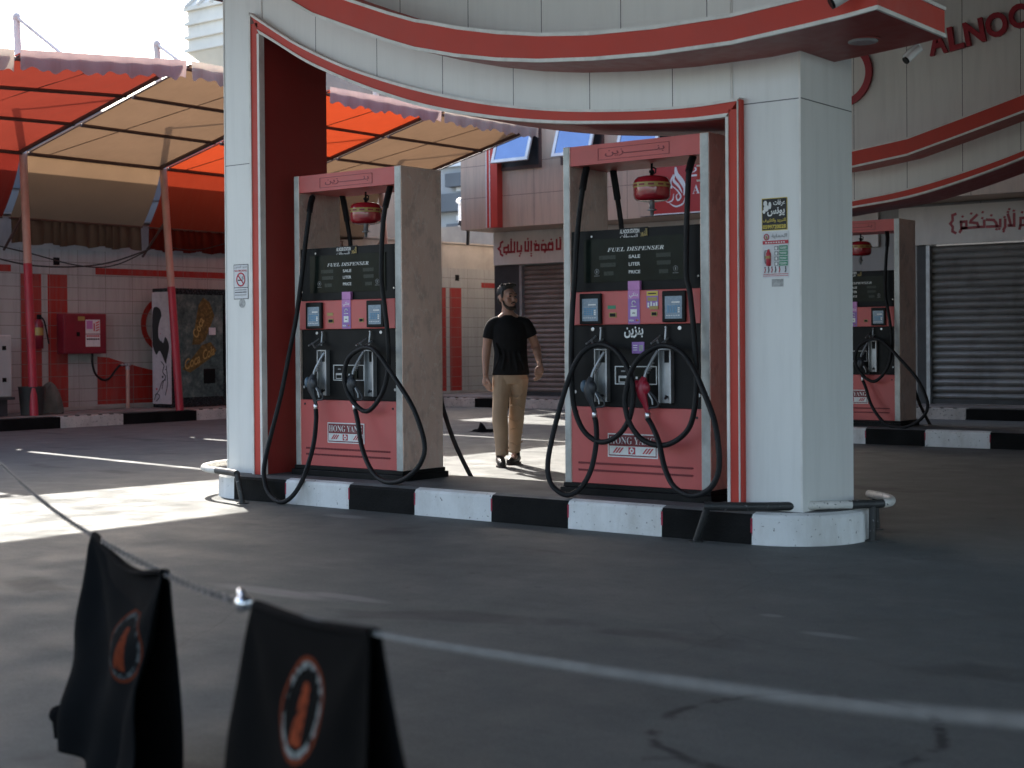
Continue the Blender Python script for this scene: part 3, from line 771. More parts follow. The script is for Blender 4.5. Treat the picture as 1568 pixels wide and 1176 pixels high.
    for x in (-.262, .24):
        m.tube([(x, .0, 1.10), (x, -.01, 1.03), (x, -.012, 1.0)], .007, 'metal_grey', 8); m.ball((x, -.002, 1.103), .009, .009, .009, 'metal_bright', 10, 6)
        m.tube([(x-.05, .01, 1.05), (x-.05, -.05, 1.02), (x-.05, -.10, 1.0)], .006, 'metal_grey', 8)
        m.tube([(x+.006, .01, 1.03), (x+.006, -.09, .985), (x+.006, -.12, 1.02)], .007, 'metal_grey', 8)
    # outlined switch box between the boots
    x0, x1, z0, z1 = -.165, .158, .733, .853
    for a, b, c, d in ((x0, x1, z0, z0+.006), (x0, x1, z1-.006, z1), (x0, x0+.006, z0+.006, z1-.006), (x1-.006, x1, z0+.006, z1-.006)): m.box(a, b, .0145, .021, c, d, 'ink_white')
    m.box(-.13, -.06, .006, .021, .745, .79, 'metal_grey'); m.box(-.12, -.07, .002, .008, .752, .775, 'pump_glass')
    m.box(-.115, -.085, .014, .021, .815, .825, 'ink_grey'); m.box(-.01, .09, .012, .021, .75, .835, 'pump_glass'); m.box(.0, .015, .01, .021, .77, .785, 'ink_white')
    if extras: m.text(arabic('\u0628\u0646\u0632\u064a\u0646'), (-.091, .0165, 1.035), XX, ZZ, .148, .075, 'ink_white', bold=.03)
    m.build('nozzle_bay', t, bevel=.003)
    if extras:
        m = MB(); m.box(-.03, .064, .014, .0195, .935, 1.01, 'sticker_purple'); m.box(.026, .056, .0125, .0145, .95, .99, 'sticker_grey')
        for k in range(3): m.box(-.02, .012, .0125, .0145, .955+.015*k, .96+.015*k, 'ink_white')
        m.build('small_sticker', t)
    for x0, x1 in ((-.307, -.206), (.19, .285)):
        m = MB(); z0, z1 = .618, .966
        m.box(x0, x1, .012, .021, z0, z1, 'metal_grey')
        m.box(x0, x0+.008, -.018, .012, z0, z1, 'metal_grey'); m.box(x1-.012, x1, -.02, .012, z0, z1, 'metal_grey')
        m.box(x0+.008, x1-.012, -.015, .012, z1-.008, z1, 'metal_grey')
        m.box(x0+.03, x1-.016, .008, .0125, z1-.09, z1-.012, 'pump_black')
        m.tube([((x0+x1)/2, .012, z0+.04), ((x0+x1)/2+.01, -.03, z0+.03), ((x0+x1)/2+.02, -.03, z0+.05)], .007, 'nozzle_black', 6)
        m.build('nozzle_boot', t)
    nozzle(t, (-.227, .945), 'nozzle_black', 'nozzle_blue')
    nozzle(t, (.185, .95), *(('nozzle_red', 'nozzle_red') if red_right else ('nozzle_black', 'nozzle_black')))
    m = MB(); m.box(-.506, .494, .002, .44, .076, .583, 'pump_red')
    for z in (.157, .204):
        m.box(-.455, .435, .0005, .004, z+.002, z+.010, 'pump_dark_red')
        for k in range(56): m.box(-.45+.0158*k, -.45+.0158*k+.008, -.003, .002, z-.002, z+.013, 'pump_dark_red')
    for x, z in ((-.46, .55), (.462, .53)): m.lathe([(.009, 0), (.008, .004)], (x, .002, z), 'ink_black', 10, (0, -1, 0))
    m.build('lower_cabinet', t, bevel=.003)
    m = MB(); x0, x1, z0, z1 = -.213, .172, .258, .413; y = -.0025
    m.box(x0, x1, y, .004, z0, z1, 'ink_white'); m.box(x0+.008, x1-.008, y-.001, y+.002, z0+.008, z1-.008, 'pump_dark_red')
    m.box(x0+.014, x1-.014, y-.002, y+.002, z0+.016, z0+.073, 'ink_white')
    m.text(SERIF('HONG YANG'), (x0+.018, y-.003, z0+.087), XX, ZZ, x1-x0-.036, .047, 'ink_white', bold=-.008)
    for xs_ in (x0+.04, x1-.115):
        for k in range(3):
            a = xs_+.022*k; m.add([(a, y-.0035, z0+.028), (a+.013, y-.0035, z0+.028), (a+.044, y-.0035, z0+.064), (a+.031, y-.0035, z0+.064)], [(0, 1, 2, 3)], 'ink_red')
    xm = (x0+x1)/2-.005
    m.box(xm-.024, xm+.028, y-.0035, y, z0+.022, z0+.068, 'ink_red'); m.ball((xm+.002, y-.003, z0+.045), .018, .002, .018, 'ink_white', 16, 6); m.ball((xm+.002, y-.0045, z0+.045), .009, .002, .006, 'ink_red', 12, 6)
    m.box(xm-.004, xm+.002, y-.005, y-.003, z0+.022, z0+.068, 'ink_white')
    m.build('maker_plate', t)
    for h in hoses: hose(t, h)
    for h in back_hoses: hose(t, h)
    return t
L1 = [[-.468, .12, 2.169], [-.429, .06, 2.132], [-.38, -.01, 2.033], [-.385, -.05, 1.8], [-.41, -.07, 1.534], [-.465, -.08, 1.214], [-.526, -.1, .937], [-.576, -.14, .625], [-.605, -.21, .35], [-.589, -.3, .125], [-.547, -.35, -.004], [-.451, -.39, -.115], [-.299, -.41, -.168], [-.2, -.38, -.111], [-.165, -.3, .026], [-.19, -.18, .242], [-.238, -.1, .42], [-.272, -.067, .518]]
L2 = [[.347, .12, 2.193], [.393, .06, 2.155], [.422, -.02, 2.017], [.419, -.05, 1.824], [.414, -.06, 1.507], [.454, -.07, 1.28], [.493, -.08, 1.041], [.49, -.08, .816], [.432, -.09, .634], [.289, -.1, .511], [.13, -.1, .605], [.064, -.1, .756], [.099, -.1, .888], [.188, -.1, .956], [.304, -.11, .984], [.427, -.13, .946], [.643, -.16, .748], [.849, -.2, .538], [.972, -.23, .303], [.945, -.25, .16], [.814, -.25, .057], [.667, -.24, .018], [.505, -.21, .038], [.378, -.18, .13], [.262, -.13, .271], [.192, -.09, .431], [.142, -.067, .52]]
R1 = [[-.449, .12, 2.187], [-.418, .06, 2.153], [-.389, -.02, 2.023], [-.401, -.05, 1.827], [-.414, -.06, 1.638], [-.424, -.07, 1.417], [-.44, -.07, 1.245], [-.445, -.08, 1.042], [-.44, -.09, .765], [-.408, -.1, .567], [-.324, -.11, .424], [-.188, -.12, .361], [-.055, -.12, .408], [.036, -.12, .524], [.065, -.12, .687], [.026, -.12, .837], [-.072, -.11, .954], [-.196, -.1, .997], [-.299, -.12, .964], [-.372, -.14, .874], [-.429, -.18, .695], [-.487, -.22, .446], [-.511, -.26, .242], [-.496, -.27, .115], [-.433, -.27, .045], [-.341, -.26, .021], [-.27, -.22, .076], [-.228, -.17, .193], [-.224, -.12, .355], [-.25, -.08, .46], [-.271, -.067, .518]]
R2 = [[.379, .12, 2.196], [.405, .06, 2.164], [.428, -.02, 2.08], [.433, -.05, 1.873], [.43, -.06, 1.636], [.429, -.06, 1.419], [.458, -.07, 1.324], [.49, -.08, 1.099], [.511, -.09, .904], [.512, -.09, .693], [.484, -.1, .51], [.409, -.11, .41], [.285, -.12, .357], [.139, -.12, .385], [.048, -.13, .483], [.009, -.13, .607], [.022, -.13, .716], [.065, -.13, .838], [.144, -.12, .929], [.268, -.1, .986], [.409, -.12, .953], [.515, -.14, .852], [.621, -.18, .697], [.711, -.21, .521], [.758, -.24, .33], [.754, -.25, .205], [.696, -.26, .112], [.577, -.26, .069], [.437, -.23, .111], [.336, -.18, .22], [.263, -.13, .373], [.19, -.09, .47], [.14, -.067, .52]]
BK = [[-.404, .36, 2.205], [-.426, .4, 2.184], [-.418, .44, 1.99], [-.402, .46, 1.8], [-.395, .455, 1.62], [-.41, .48, 1.3], [-.43, .50, .9]]
B3 = [[.40, .38, 2.19], [.42, .43, 2.10], [.43, .47, 1.8], [.45, .48, 1.2], [.473, .5, .69], [.46, .56, .538], [.522, .62, .264], [.638, .675, -.0], [.69, .71, -.10], [.78, .74, -.165], [.95, .80, -.172]]
D1 = dispenser('red fuel dispenser on the near island left of the walking man, two black nozzles', (-7.808, 8.0, .19), [L1, L2], [BK, B3], False, False)
D2 = dispenser('red fuel dispenser on the near island with one dark red nozzle, right of the man', (-5.222, 8.0, .19), [R1, R2], [BK], True, True)
D3 = dup_tree(D1); D3.location = (-7.50, 16.22, .18); D3.scale = (1.03, 1.03, 1.05)
tag(D3, 'dim red fuel dispenser on the farther island, half hidden by the white pillar', 'fuel pump', 'red fuel dispensers')

# ---- hanging ball extinguishers under the dispenser headers
def ball_ext(loc):
    t = thing('hanging_extinguisher', '', 'extinguisher', loc, 'hanging powder extinguishers')
    m = MB(); m.lathe([(.02, .080), (.06, .079), (.098, .070), (.116, .052), (.1215, .030), (.1215, -.045), (.117, -.066), (.10, -.082), (.06, -.089), (.02, -.090)][::-1], (0, 0, 0), 'sphere_red', 36)
    m.build('tank', t)
    m = MB()
    m.lathe([(.1225, -.0), (.1228, .032)], (0, 0, 0), 'ink_gold', 36)
    for k in range(12): m.obox((.1235*cos(k*pi/6), .1235*sin(k*pi/6), .016), (-sin(k*pi/6), cos(k*pi/6), 0), (0, 0, 1), (cos(k*pi/6), sin(k*pi/6), 0), .02, .006, .0012, 'pump_dark_red')
    m.build('label_band', t)
    m = MB(); m.lathe([(.012, .07), (.012, .10), (.018, .10), (.018, .115), (.008, .118), (.008, .162)], (0, 0, 0), 'pump_black', 12)
    m.tube([(.008, 0, .09), (.03, 0, .10), (.032, 0, .125), (.012, 0, .135)], .005, 'pump_black', 6)
    m.build('hanger', t)
    m = MB(); m.lathe([(.008, -.185), (.012, -.18), (.012, -.15), (.03, -.148), (.03, -.14), (.018, -.138), (.018, -.084)], (0, 0, 0), 'metal_grey', 12)
    m.build('sprinkler_head', t)
    return t
E1 = ball_ext((-5.222, 8.22, 2.213)); E1['label'] = 'red ball extinguisher hanging under the header of the dispenser with the red nozzle'
for loc, s, lb in (((-7.812, 8.22, 2.205), 1, 'red ball extinguisher hanging under the header of the dispenser left of the man'),
                   ((-7.51, 16.45, 2.30), 1.05, 'dim red ball extinguisher hanging in the dispenser behind the white right pillar')):
    e = dup_tree(E1); e.location = loc; e.scale = (s, s, s); e['label'] = lb

# ---- bent pipe guard rails at both ends of the near island
def rail(label, pts, legs, bands, r=.026):
    t = thing('guard_rail', label, 'guard rail', (legs[0][1][0], legs[0][1][1], 0), 'bent pipe rails round the island ends')
    P = smooth_path(pts, 8); n = len(P); cut = [0]+[int(b*(n-1)) for b, _ in bands]
    m = MB()
    for (a, b), (_, cm) in zip(zip(cut, cut[1:]), bands): m.tube(P[a:b+1], r, cm, 12)
    m.build('pipe', t, True)
    for a, b in legs:
        m = MB(); m.tube([a, b], r*.8, 'pipe_black', 10); m.lathe([(.045, 0), (.045, .008)], b, 'pipe_black', 12)
        m.build('leg', t, True)
rail('pipe rail round the sunlit left end of the near island, white bend with black arm',
     [(-8.50, 7.505, .222), (-8.62, 7.555, .222), (-8.80, 7.60, .222), (-9.02, 7.66, .222), (-9.22, 7.80, .222), (-9.36, 8.05, .222), (-9.38, 8.3, .222), (-9.30, 8.55, .222), (-9.1, 8.75, .222), (-8.8, 8.8, .222)],
     [((-8.50, 7.505, .222), (-8.44, 7.508, 0)), ((-8.82, 8.8, .222), (-8.80, 8.82, 0))], [(.26, 'pipe_black'), (1, 'pipe_white')])
rail('black and white pipe rail round the shaded island end below the white pillar',
     [(-4.46, 7.575, .222), (-4.30, 7.66, .222), (-4.16, 7.75, .222), (-4.0, 7.90, .222), (-3.86, 8.06, .222), (-3.74, 8.18, .222), (-3.66, 8.28, .222), (-3.65, 8.40, .222), (-3.75, 8.60, .222), (-3.95, 8.76, .222)],
     [((-4.44, 7.58, .222), (-4.54, 7.61, 0)), ((-3.69, 8.23, .222), (-3.697, 8.235, 0)), ((-3.9, 8.74, .222), (-3.9, 8.76, 0))], [(.33, 'pipe_black'), (.52, 'pipe_white'), (.69, 'pipe_black'), (1, 'pipe_white')])

# ---- raised platforms with painted kerbs along the wall and the shops
def kerb_run(label, pts, seg_edges, cols, top_poly, h=.165):
    t = thing('platform_kerb', label, 'kerb', (pts[0][0], pts[0][1], 0), 'painted kerbs along the buildings')
    a, b = Vector((*pts[0], 0)), Vector((*pts[1], 0)); d = (b-a).normalized(); nn = Vector((d.y, -d.x, 0))
    m = MB(); L = (b-a).length; ed = [0]+seg_edges+[L]
    for k, (s0, s1) in enumerate(zip(ed, ed[1:])):
        p, q = a+d*s0, a+d*s1
        c = (p+q)/2-nn*.11; cm = cols[k % len(cols)]
        m.obox((c.x, c.y, h/2-.01), d, nn, (0, 0, 1), (s1-s0)/2-.001, .11, h/2+.01, cm)
        if cm == 'kerb_pale':
            for j in range(int((s1-s0)/.2)):
                e = p+d*(.1+.2*j)+nn*-.02; m.box(e.x-.025, e.x+.025, e.y-.025, e.y+.025, h, h+.012, 'pump_black')
    m.build('kerb_stones', t, True, bevel=.015)
    MB().prism(top_poly, -.03, h+.02, 'platform_top', axes='xy').build('platform', t, True)
kerb_run('kerb and raised platform along the tiled wall under the awnings', [(-18.55, 7.0), (-18.25, 21.25)], [1.0, 2.2, 3.4, 4.7, 5.9, 7.0, 8.4, 9.6, 10.8, 12.0, 13.2], ['kerb_black', 'kerb_pale'],
         [(-18.75, 7.0), (-18.5, 21.45), (-18.5, 24.6), (-19.1, 24.6), (-19.9, 7.0)])
kerb_run('kerb and raised platform in front of the shop shutters', [(-18.24, 21.30), (-3.0, 21.50)], [.75, 1.9, 3.1, 4.4, 5.6, 6.8, 8.0, 9.05, 10.12, 11.3, 12.5, 13.7], ['kerb_pale', 'kerb_black'],
         [(-18.45, 21.46), (-3.0, 21.68), (-3.0, 22.6), (-18.45, 22.6)])

# ---- tiled boundary wall
WA, WB = Vector((-20.05, 8.6, 0)), Vector((-19.2, 23.4, 0))
wd_ = (WB-WA).normalized(); wn = Vector((wd_.y, -wd_.x, 0)); wang = math.atan2(wd_.y, wd_.x)-pi/2
def wx(y): return WA.x+(WB.x-WA.x)*(y-WA.y)/(WB.y-WA.y)
tw = thing('tiled_wall', 'long cream tiled boundary wall with red stripes behind the awnings', 'wall', (wx(15), 15, .18))
def wbox(m, y0, y1, z0, z1, out, thick, mt):
    a, b = Vector((wx(y0), y0, 0)), Vector((wx(y1), y1, 0)); c = (a+b)/2+wn*(out-thick/2)
    m.obox((c.x, c.y, (z0+z1)/2), wd_, wn, (0, 0, 1), (b-a).length/2, thick/2, (z1-z0)/2, mt)
m = MB(); wbox(m, 7.0, 24.6, -.02, 2.72, 0, .22, 'tile_white'); m.build('tiles', tw, True)
m = MB(); wbox(m, 7.0, 24.6, 2.72, 3.22, -.03, .2, 'concrete'); wbox(m, 7.0, 24.6, 3.22, 3.25, .0, .26, 'concrete'); m.build('coping', tw, True)
def wpoly(m, pts, mt, o=.004):
    vs = [(wx(y)+wn.x*o, y+wn.y*o, z) for y, z in pts]; m.add(vs, [tuple(range(len(vs)))], mt)
for rep in (0, 9.05):
    for a, b in ((13.16, 13.51), (13.62, 13.965)):
        m = MB(); wpoly(m, [(a+rep, .2), (b+rep, .2), (b+rep, 2.325), (a+rep, 2.325)], 'tile_red'); m.build('red_stripe', tw, True)
for a, b in ((8.0, 13.0), (14.475, 19.6), (23.62, 24.5)):
    m = MB(); wpoly(m, [(a, 2.345), (b, 2.345), (b, 2.45), (a, 2.45)], 'tile_red'); m.build('red_band', tw, True)
m = MB()
low = [(14.49, .26), (17.6, .26)]+[(17.6-k*.207, .60+.48*((k/15)**2.2) if k < 15 else 1.03) for k in range(16)]
wpoly(m, low[:2]+low[2:], 'tile_red'); m.build('red_wave', tw, True)
m = MB()
n = 40; vo_ = [(15.88+.56*cos(2*pi*k/n), 1.55+.50*sin(2*pi*k/n)) for k in range(n)]; vi_ = [(15.88+.46*cos(2*pi*k/n), 1.55+.41*sin(2*pi*k/n)) for k in range(n)]
vs = [(wx(y)+wn.x*.004, y, z) for y, z in vo_+vi_]
m.add(vs, [(k, (k+1) % n, n+(k+1) % n, n+k) for k in range(n)], 'tile_red'); m.build('red_ring', tw, True)
for y in (13.28, 13.78, 22.36, 22.9):
    m = MB(); wbox(m, y-.055, y+.055, 2.47, 2.59, .004, .01, 'pump_black'); m.build('vent_hole', tw, True)
m = MB(); wbox(m, 7.0, 24.4, .19, .24, .02, .02, 'concrete'); m.build('skirting', tw, True)

def wloc(y, z, o): return (wx(y)+wn.x*o, y+wn.y*o, z)
# fire hose cabinet
c = wloc(14.16, 1.395, .11); t = thing('fire_cabinet', 'dark red fire hose cabinet on the tiled wall with a white notice', 'cabinet', c); t.rotation_euler.z = wang; t.scale = (.72, .79, .82)
MB().box(-.15, .13, -.49, .47, -.385, .385, 'cabinet_red').build('box', t, bevel=.01)
m = MB(); m.box(.131, .142, -.46, .44, -.355, .355, 'cabinet_red'); d_ = m.build('door', t, bevel=.004)
m = MB(); m.box(.1425, .146, -.01, .32, .0, .27, 'paper'); m.box(.1425, .146, -.01, .32, -.25, -.015, 'paper')
m.box(.1465, .148, .01, .15, .09, .25, 'sticker_pink'); m.box(.1465, .148, .17, .20, .05, .2, 'ink_red')
for k in range(4): m.add([(.148, .22, .04+.05*k), (.148, .30, .07+.05*k), (.148, .30, .095+.05*k), (.148, .22, .065+.05*k)], [(0, 1, 2, 3)], 'ink_red')
for z, c_ in ((-.06, 'ink_red'), (-.12, 'ink_black')):
    for k in range(6): m.box(.1465, .148, .01+.05*k, .05+.05*k, z, z+.03, c_)
m.build('notice', d_)
m = MB(); m.box(.1425, .146, -.18, -.03, .25, .33, 'ink_gold'); m.box(.142, .16, -.21, -.15, -.05, .03, 'pump_black'); m.build('latch', d_)
# hose from cabinet to standpipe
m = MB(); m.tube(smooth_path([wloc(14.33, 1.10, .12), wloc(14.33, .92, .12), wloc(14.38, .75, .13), wloc(14.50, .66, .14), wloc(14.62, .68, .14), wloc(14.74, .80, .13), wloc(14.84, .885, .12), wloc(14.94, .89, .12)], 6), .018, 'rubber', 8)
tag(m.build('wall_hose'), 'black hose drooping from the red fire cabinet to the white standpipe', 'hose')
t = thing('standpipe', 'short white standpipe with a tap beside the red cabinet', 'pipe', wloc(14.98, .19, .12))
m = MB(); m.tube([(0, 0, 0), (0, 0, .66)], .030, 'post_cream', 12); m.lathe([(.036, .62), (.036, .67), (.02, .69)], (0, 0, 0), 'metal_grey', 12); m.build('pipe', t)
m = MB(); m.tube([(0, -.14, .70), (0, .06, .70)], .016, 'metal_grey', 8); m.lathe([(.03, 0), (.03, .012)], (0, -.03, .715), 'metal_grey', 10)
for q in (-.10, -.04, .02): m.lathe([(.02, -.01), (.024, .0), (.02, .01)], (0, q, .70), 'metal_bright', 8, (0, 1, 0))
m.build('tap', t)
# extinguisher on the wall
t = thing('wall_extinguisher', 'small red fire extinguisher hung on the red wall stripe beside the post', 'extinguisher', wloc(13.40, 1.42, .10))
MB().lathe([(.05, -.26), (.07, -.25), (.072, .12), (.05, .18), (.02, .2)], (0, 0, 0), 'cabinet_red', 16).build('cylinder', t)
m = MB(); m.box(-.02, .05, -.02, .02, .2, .27, 'pump_black'); m.tube(smooth_path([(.03, 0, .24), (.08, .04, .18), (.09, .08, .0), (.09, .12, -.18)], 5), .013, 'rubber', 8); m.lathe([(.0735, -.05), (.0735, .07)], (0, 0, 0), 'ink_gold', 16); m.build('valve', t)
# white machine at the left edge
t = thing('white_cabinet', 'white metal utility cabinet on dark feet at the left edge by the wall', 'cabinet', (-19.15, 11.85, .19))
MB().box(-.35, .35, -.55, .50, .28, 1.18, 'cabinet_white').build('housing', t, bevel=.02)
m = MB(); m.box(-.36, .37, -.57, .53, .24, .28, 'dark_frame'); m.box(-.3, .3, -.5, .45, 0, .24, 'dark_frame'); m.build('base', t)
m = MB(); m.box(.351, .36, .34, .40, .96, 1.02, 'pump_black'); m.box(.351, .36, .34, .40, .5, .56, 'pump_black'); m.box(-.1, .1, .505, .53, .45, .72, 'dark_frame'); m.build('vents', t)
for y, h_, r_, lb in ((13.02, .42, .14, 'dark planter bucket left of the leaning red post foot'),):
    t = thing('planter', lb, 'planter', (-18.87, 12.72, .19))
    MB().lathe([(.16, 0), (.19, .40), (.20, .42), (.17, .42), (.16, .36)], (0, 0, 0), 'planter_dark', 20).build('bucket', t)
m = MB(); m.grid(lambda u, v: Vector((-19.0+.17*cos(2*pi*u)*sin(pi*(.5+.5*v)+.02)*(1+.15*sin(6*pi*u+4*v)), 13.12+.21*sin(2*pi*u)*sin(pi*(.5+.5*v)+.02)*(1+.12*sin(8*pi*u)), .19+.46*sin(v*pi/2)+.02*sin(7*u*pi))), 28, 10, 'sack')
tag(m.build('sack'), 'slumped grey sack on the platform behind the leaning red post', 'sack')

# vending machine with an inked side
t = thing('vending_machine', 'black vending machine with gold lettered front beside the second red post', 'vending machine', (-19.2, 16.02, .19))
MB().box(-.20, .28, -.67, .72, .0, 1.94, 'vending_black').build('housing', t, bevel=.012)
m = MB(); m.box(.281, .29, -.58, .40, .16, 1.84, 'vending_art'); fp = m.build('front_panel', t)
m = MB()
def blob(pts, mt, off):
    m.add([(off, y, z) for y, z in pts], [tuple(range(len(pts)))], mt)
blob([(-.26, 1.02), (-.10, 1.02), (.02, 1.10), (.22, 1.5), (.12, 1.72), (-.02, 1.80), (-.12, 1.66)], 'gold_art', .2925)
blob([(-.46, .62), (-.30, .56), (.10, .78), (.26, .92), (.14, 1.06), (-.04, 1.02), (-.26, .80)], 'gold_art', .2925)
m.text('Coca', (.2945, -.40, .60), (0, .93, .36), (0, -.2, 1), .34, .17, 'ink_gold', bold=.02, shear=.3)
m.text('Cola', (.2945, -.02, .76), (0, .93, .36), (0, -.2, 1), .26, .16, 'ink_gold', bold=.02, shear=.3)
m.text('Coca', (.2945, -.14, 1.12), (0, .45, .9), (0, -.9, .4), .34, .14, 'ink_gold', bold=.02, shear=.3)
m.box(.2925, .296, .10, .24, 1.18, 1.30, 'paper'); m.box(.2925, .30, -.02, .22, .38, .62, 'pump_black')
m.build('front_lettering', fp)
m = MB(); m.box(.281, .295, .42, .68, .5, 1.7, 'pump_black')
for k in range(7): m.box(.2955, .299, .47, .50, .72+.07*k, .75+.07*k, 'paper')
m.box(.2955, .299, .46, .62, 1.35, 1.5, 'sticker_pink'); m.box(.2955, .299, .46, .62, 1.55, 1.65, 'paper'); m.build('selection_panel', t)
m = MB(); m.box(-.195, .275, -.68, -.67, .06, 1.88, 'ink_panel')
def sx_(x): return -.195+(x+.335)*.77
def sblob(pts, mt, o=-.712):
    q = smooth_path([(sx_(x), o+.03, z) for x, z in pts+pts[:1]], 5)[:-1]; m.add(q, [tuple(range(len(q)))], mt)
sblob([(-.32, 1.0), (-.20, .86), (-.08, .92), (.10, .72), (.14, .78), (.22, 1.0), (.10, 1.15), (.02, 1.05), (-.08, 1.2), (-.02, 1.5), (-.10, 1.62), (-.28, 1.62), (-.325, 1.4)], 'ink_black')
sblob([(-.12, 1.14), (-.03, 1.08), (.05, 1.18), (.08, 1.36), (.03, 1.50), (-.04, 1.46), (-.12, 1.3)], 'ink_panel', -.7135)
for x, z, r_ in ((-.06, 1.2, .015), (.0, .5, .02), (.1, .62, .012), (-.2, .3, .02)): m.ball((sx_(x), -.682, z), r_, .002, r_, 'ink_red' if x < 0 else 'ink_black', 10, 6)
for p in ([(-.05, .75), (.05, .68), (.0, .58), (.1, .5), (.02, .42), (-.02, .3)], [(-.25, .2), (-.12, .28), (-.02, .42), (.1, .45)], [(-.28, .12), (-.2, .22), (-.1, .18), (-.22, .1)], [(.12, .68), (.16, .4), (.08, .2)]):
    m.tube(smooth_path([(sx_(x), -.682, z) for x, z in p], 4), .008, 'ink_black', 5, flat=.3)
m.build('inked_side', t)

# ---- awnings: steel frames with cloth, propped on leaning posts
YP = [7.53, 10.10, 12.67, 15.24, 17.805, 20.37]
def ax(s): return -18.95+s*(3.66)
RISE = {7.53: .38, 10.10: .59, 12.67: .84, 15.24: .84, 17.805: .84, 20.37: .86}
def az(s, y): return 4.06+s*interp(list(RISE.items()), y)
post_label = {7.53: 'leaning awning post out at the left end', 10.10: 'leaning awning post left of the white cabinet', 12.67: 'red footed awning post left of the fire cabinet', 15.24: 'red footed awning post in front of the vending machine', 17.805: 'awning post hidden behind the white pillar between orange and tan cloth', 20.37: 'last awning post by the shop corner'}
bay_cloth = {10.10: ('fabric_tan', 'valance_cream', 'tan awning cloth at the far left'), 12.67: ('fabric_red', 'valance_pink', 'red awning cloth at the upper left corner with pink valance'),
             15.24: ('fabric_tan', 'valance_cream', 'tan awning cloth between the two red footed posts'), 17.805: ('fabric_orange', 'valance_pink', 'bright orange awning cloth seen on both sides of the white pillar'),
             20.37: ('fabric_tan', 'valance_cream', 'tan awning cloth right of the orange one, nearest the shop')}
foot = {12.67: (-18.72, 12.66), 15.24: (-18.57, 15.23)}
for y in YP[1:]:
    fx, fy = foot.get(y, (-18.6, y)); top = Vector((-18.95, y, 4.03))
    t = thing('awning_post', post_label[y], 'post', (fx, fy, 0), 'awning posts')
    b = Vector((fx, fy, 0)); mid = b+(top-b)*.60 if y == 12.67 else b+(top-b)*.53
    m = MB(); m.tube([b, mid], .062, 'post_red', 14); m.lathe([(.10, 0), (.10, .012)], b, 'post_red', 14); m.build('lower_tube', t, True)
    m = MB(); m.tube([mid, top], .058, 'post_cream', 14); m.build('upper_tube', t, True)
    mt = top+Vector((-.13, 0, 2.02))
    m = MB(); m.tube([top+Vector((0, 0, -.02)), mt], .055, 'mast_white', 10); m.ball(mt, .075, .06, .08, 'mast_white', 10, 8); m.build('mast', t, True)
    m = MB(); e = Vector((ax(.60), y, az(.60, y)+.06)); m.tube([mt+Vector((.05, 0, -.02)), e], .03, 'mast_white', 8); m.build('stay', t, True)
    m = MB()
    m.tube([(-18.95, y-.065, az(0, y)-.012), (ax(1.0), y-.065, az(1.0, y)-.012)], .032, 'beam_brown', 8)
    m.tube([(-18.95, y+.095, az(0, y)), (ax(1.0), y+.095, az(1.0, y))], .012, 'beam_brown', 6)
    m.tube([(-18.9, y, 3.2), (-19.62, y+.1, 2.66)], .02, 'beam_brown', 6)
    m.build('beam', t, True)
rnd = random.Random(3)
for y0, y1 in zip(YP[:-1], YP[1:]):
    cl, vl, lb = bay_cloth[y1]
    a, b = y0+.085, y1-.035
    t = thing('awning', lb, 'awning', (-17, (a+b)/2, 4.4), 'cloth awnings along the wall')
    m = MB(); m.grid(lambda u, v: Vector((ax(v*1.02-.02), a+(b-a)*u, az(v*1.02-.02, a+(b-a)*u)+.015-.035*sin(pi*u)*sin(pi*((v*3) % 1)))), 10, 18, cl); m.build('cloth', t, True)
    m = MB()
    for s in (0.01, .36, .68, .985): m.tube([(ax(s), y0+.06, az(s, y0)-.03), (ax(s), y1-.05, az(s, y1)-.03)], .026, 'beam_brown', 6)
    m.tube([(ax(.02), a+.3, az(.02, a)-.03), (ax(.99), a+.3+1.1, az(.99, a+1.4)-.03)], .006, 'beam_brown', 5)
    m.build('purlins', t, True)
    ph = rnd.uniform(0, 6)
    m = MB(); m.grid(lambda u, v: Vector((ax(1.0)+.055+.025*sin(u*40+ph)*v, a-.02+(b-a+.04)*u, az(1.0, a+(b-a)*u)+.05-v*(.235+.02*sin(u*26+ph)+.022*sin(u*70)))), 60, 4, vl); m.build('valance', t, True)
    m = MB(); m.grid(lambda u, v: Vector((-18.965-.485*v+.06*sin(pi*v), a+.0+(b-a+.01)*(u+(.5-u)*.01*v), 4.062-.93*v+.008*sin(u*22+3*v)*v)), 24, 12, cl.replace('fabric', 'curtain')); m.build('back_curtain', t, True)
    m = MB(); m.tube([(-19.45, a, 3.13), (-19.45, b, 3.13)], .018, 'beam_brown', 6); m.build('curtain_rod', t, True)
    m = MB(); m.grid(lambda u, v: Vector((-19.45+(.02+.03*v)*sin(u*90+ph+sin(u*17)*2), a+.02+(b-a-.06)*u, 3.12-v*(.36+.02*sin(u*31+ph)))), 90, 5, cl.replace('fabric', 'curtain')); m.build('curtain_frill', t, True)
# cables strung along the wall top
m = MB()
m.tube(smooth_path([(-19.0, 9.8, 3.0), (-19.3, 12.2, 2.55), (-19.4, 13.3, 2.42), (-19.4, 14.4, 2.50), (-19.35, 15.3, 2.78)], 8), .012, 'cable', 6)
m.tube(smooth_path([(-19.1, 11.5, 2.80), (-19.3, 12.9, 2.62), (-19.4, 13.9, 2.46), (-19.4, 14.6, 2.48), (-19.35, 15.3, 2.78)], 8), .010, 'cable', 6)
m.tube(smooth_path([(-19.0, 15.3, 2.80), (-18.95, 16.0, 2.78), (-18.95, 17.2, 3.1)], 8), .008, 'cable', 6)
tag(m.build('hanging_cables'), 'thin dark cables sagging across the tiled wall below the tan curtain', 'cable')

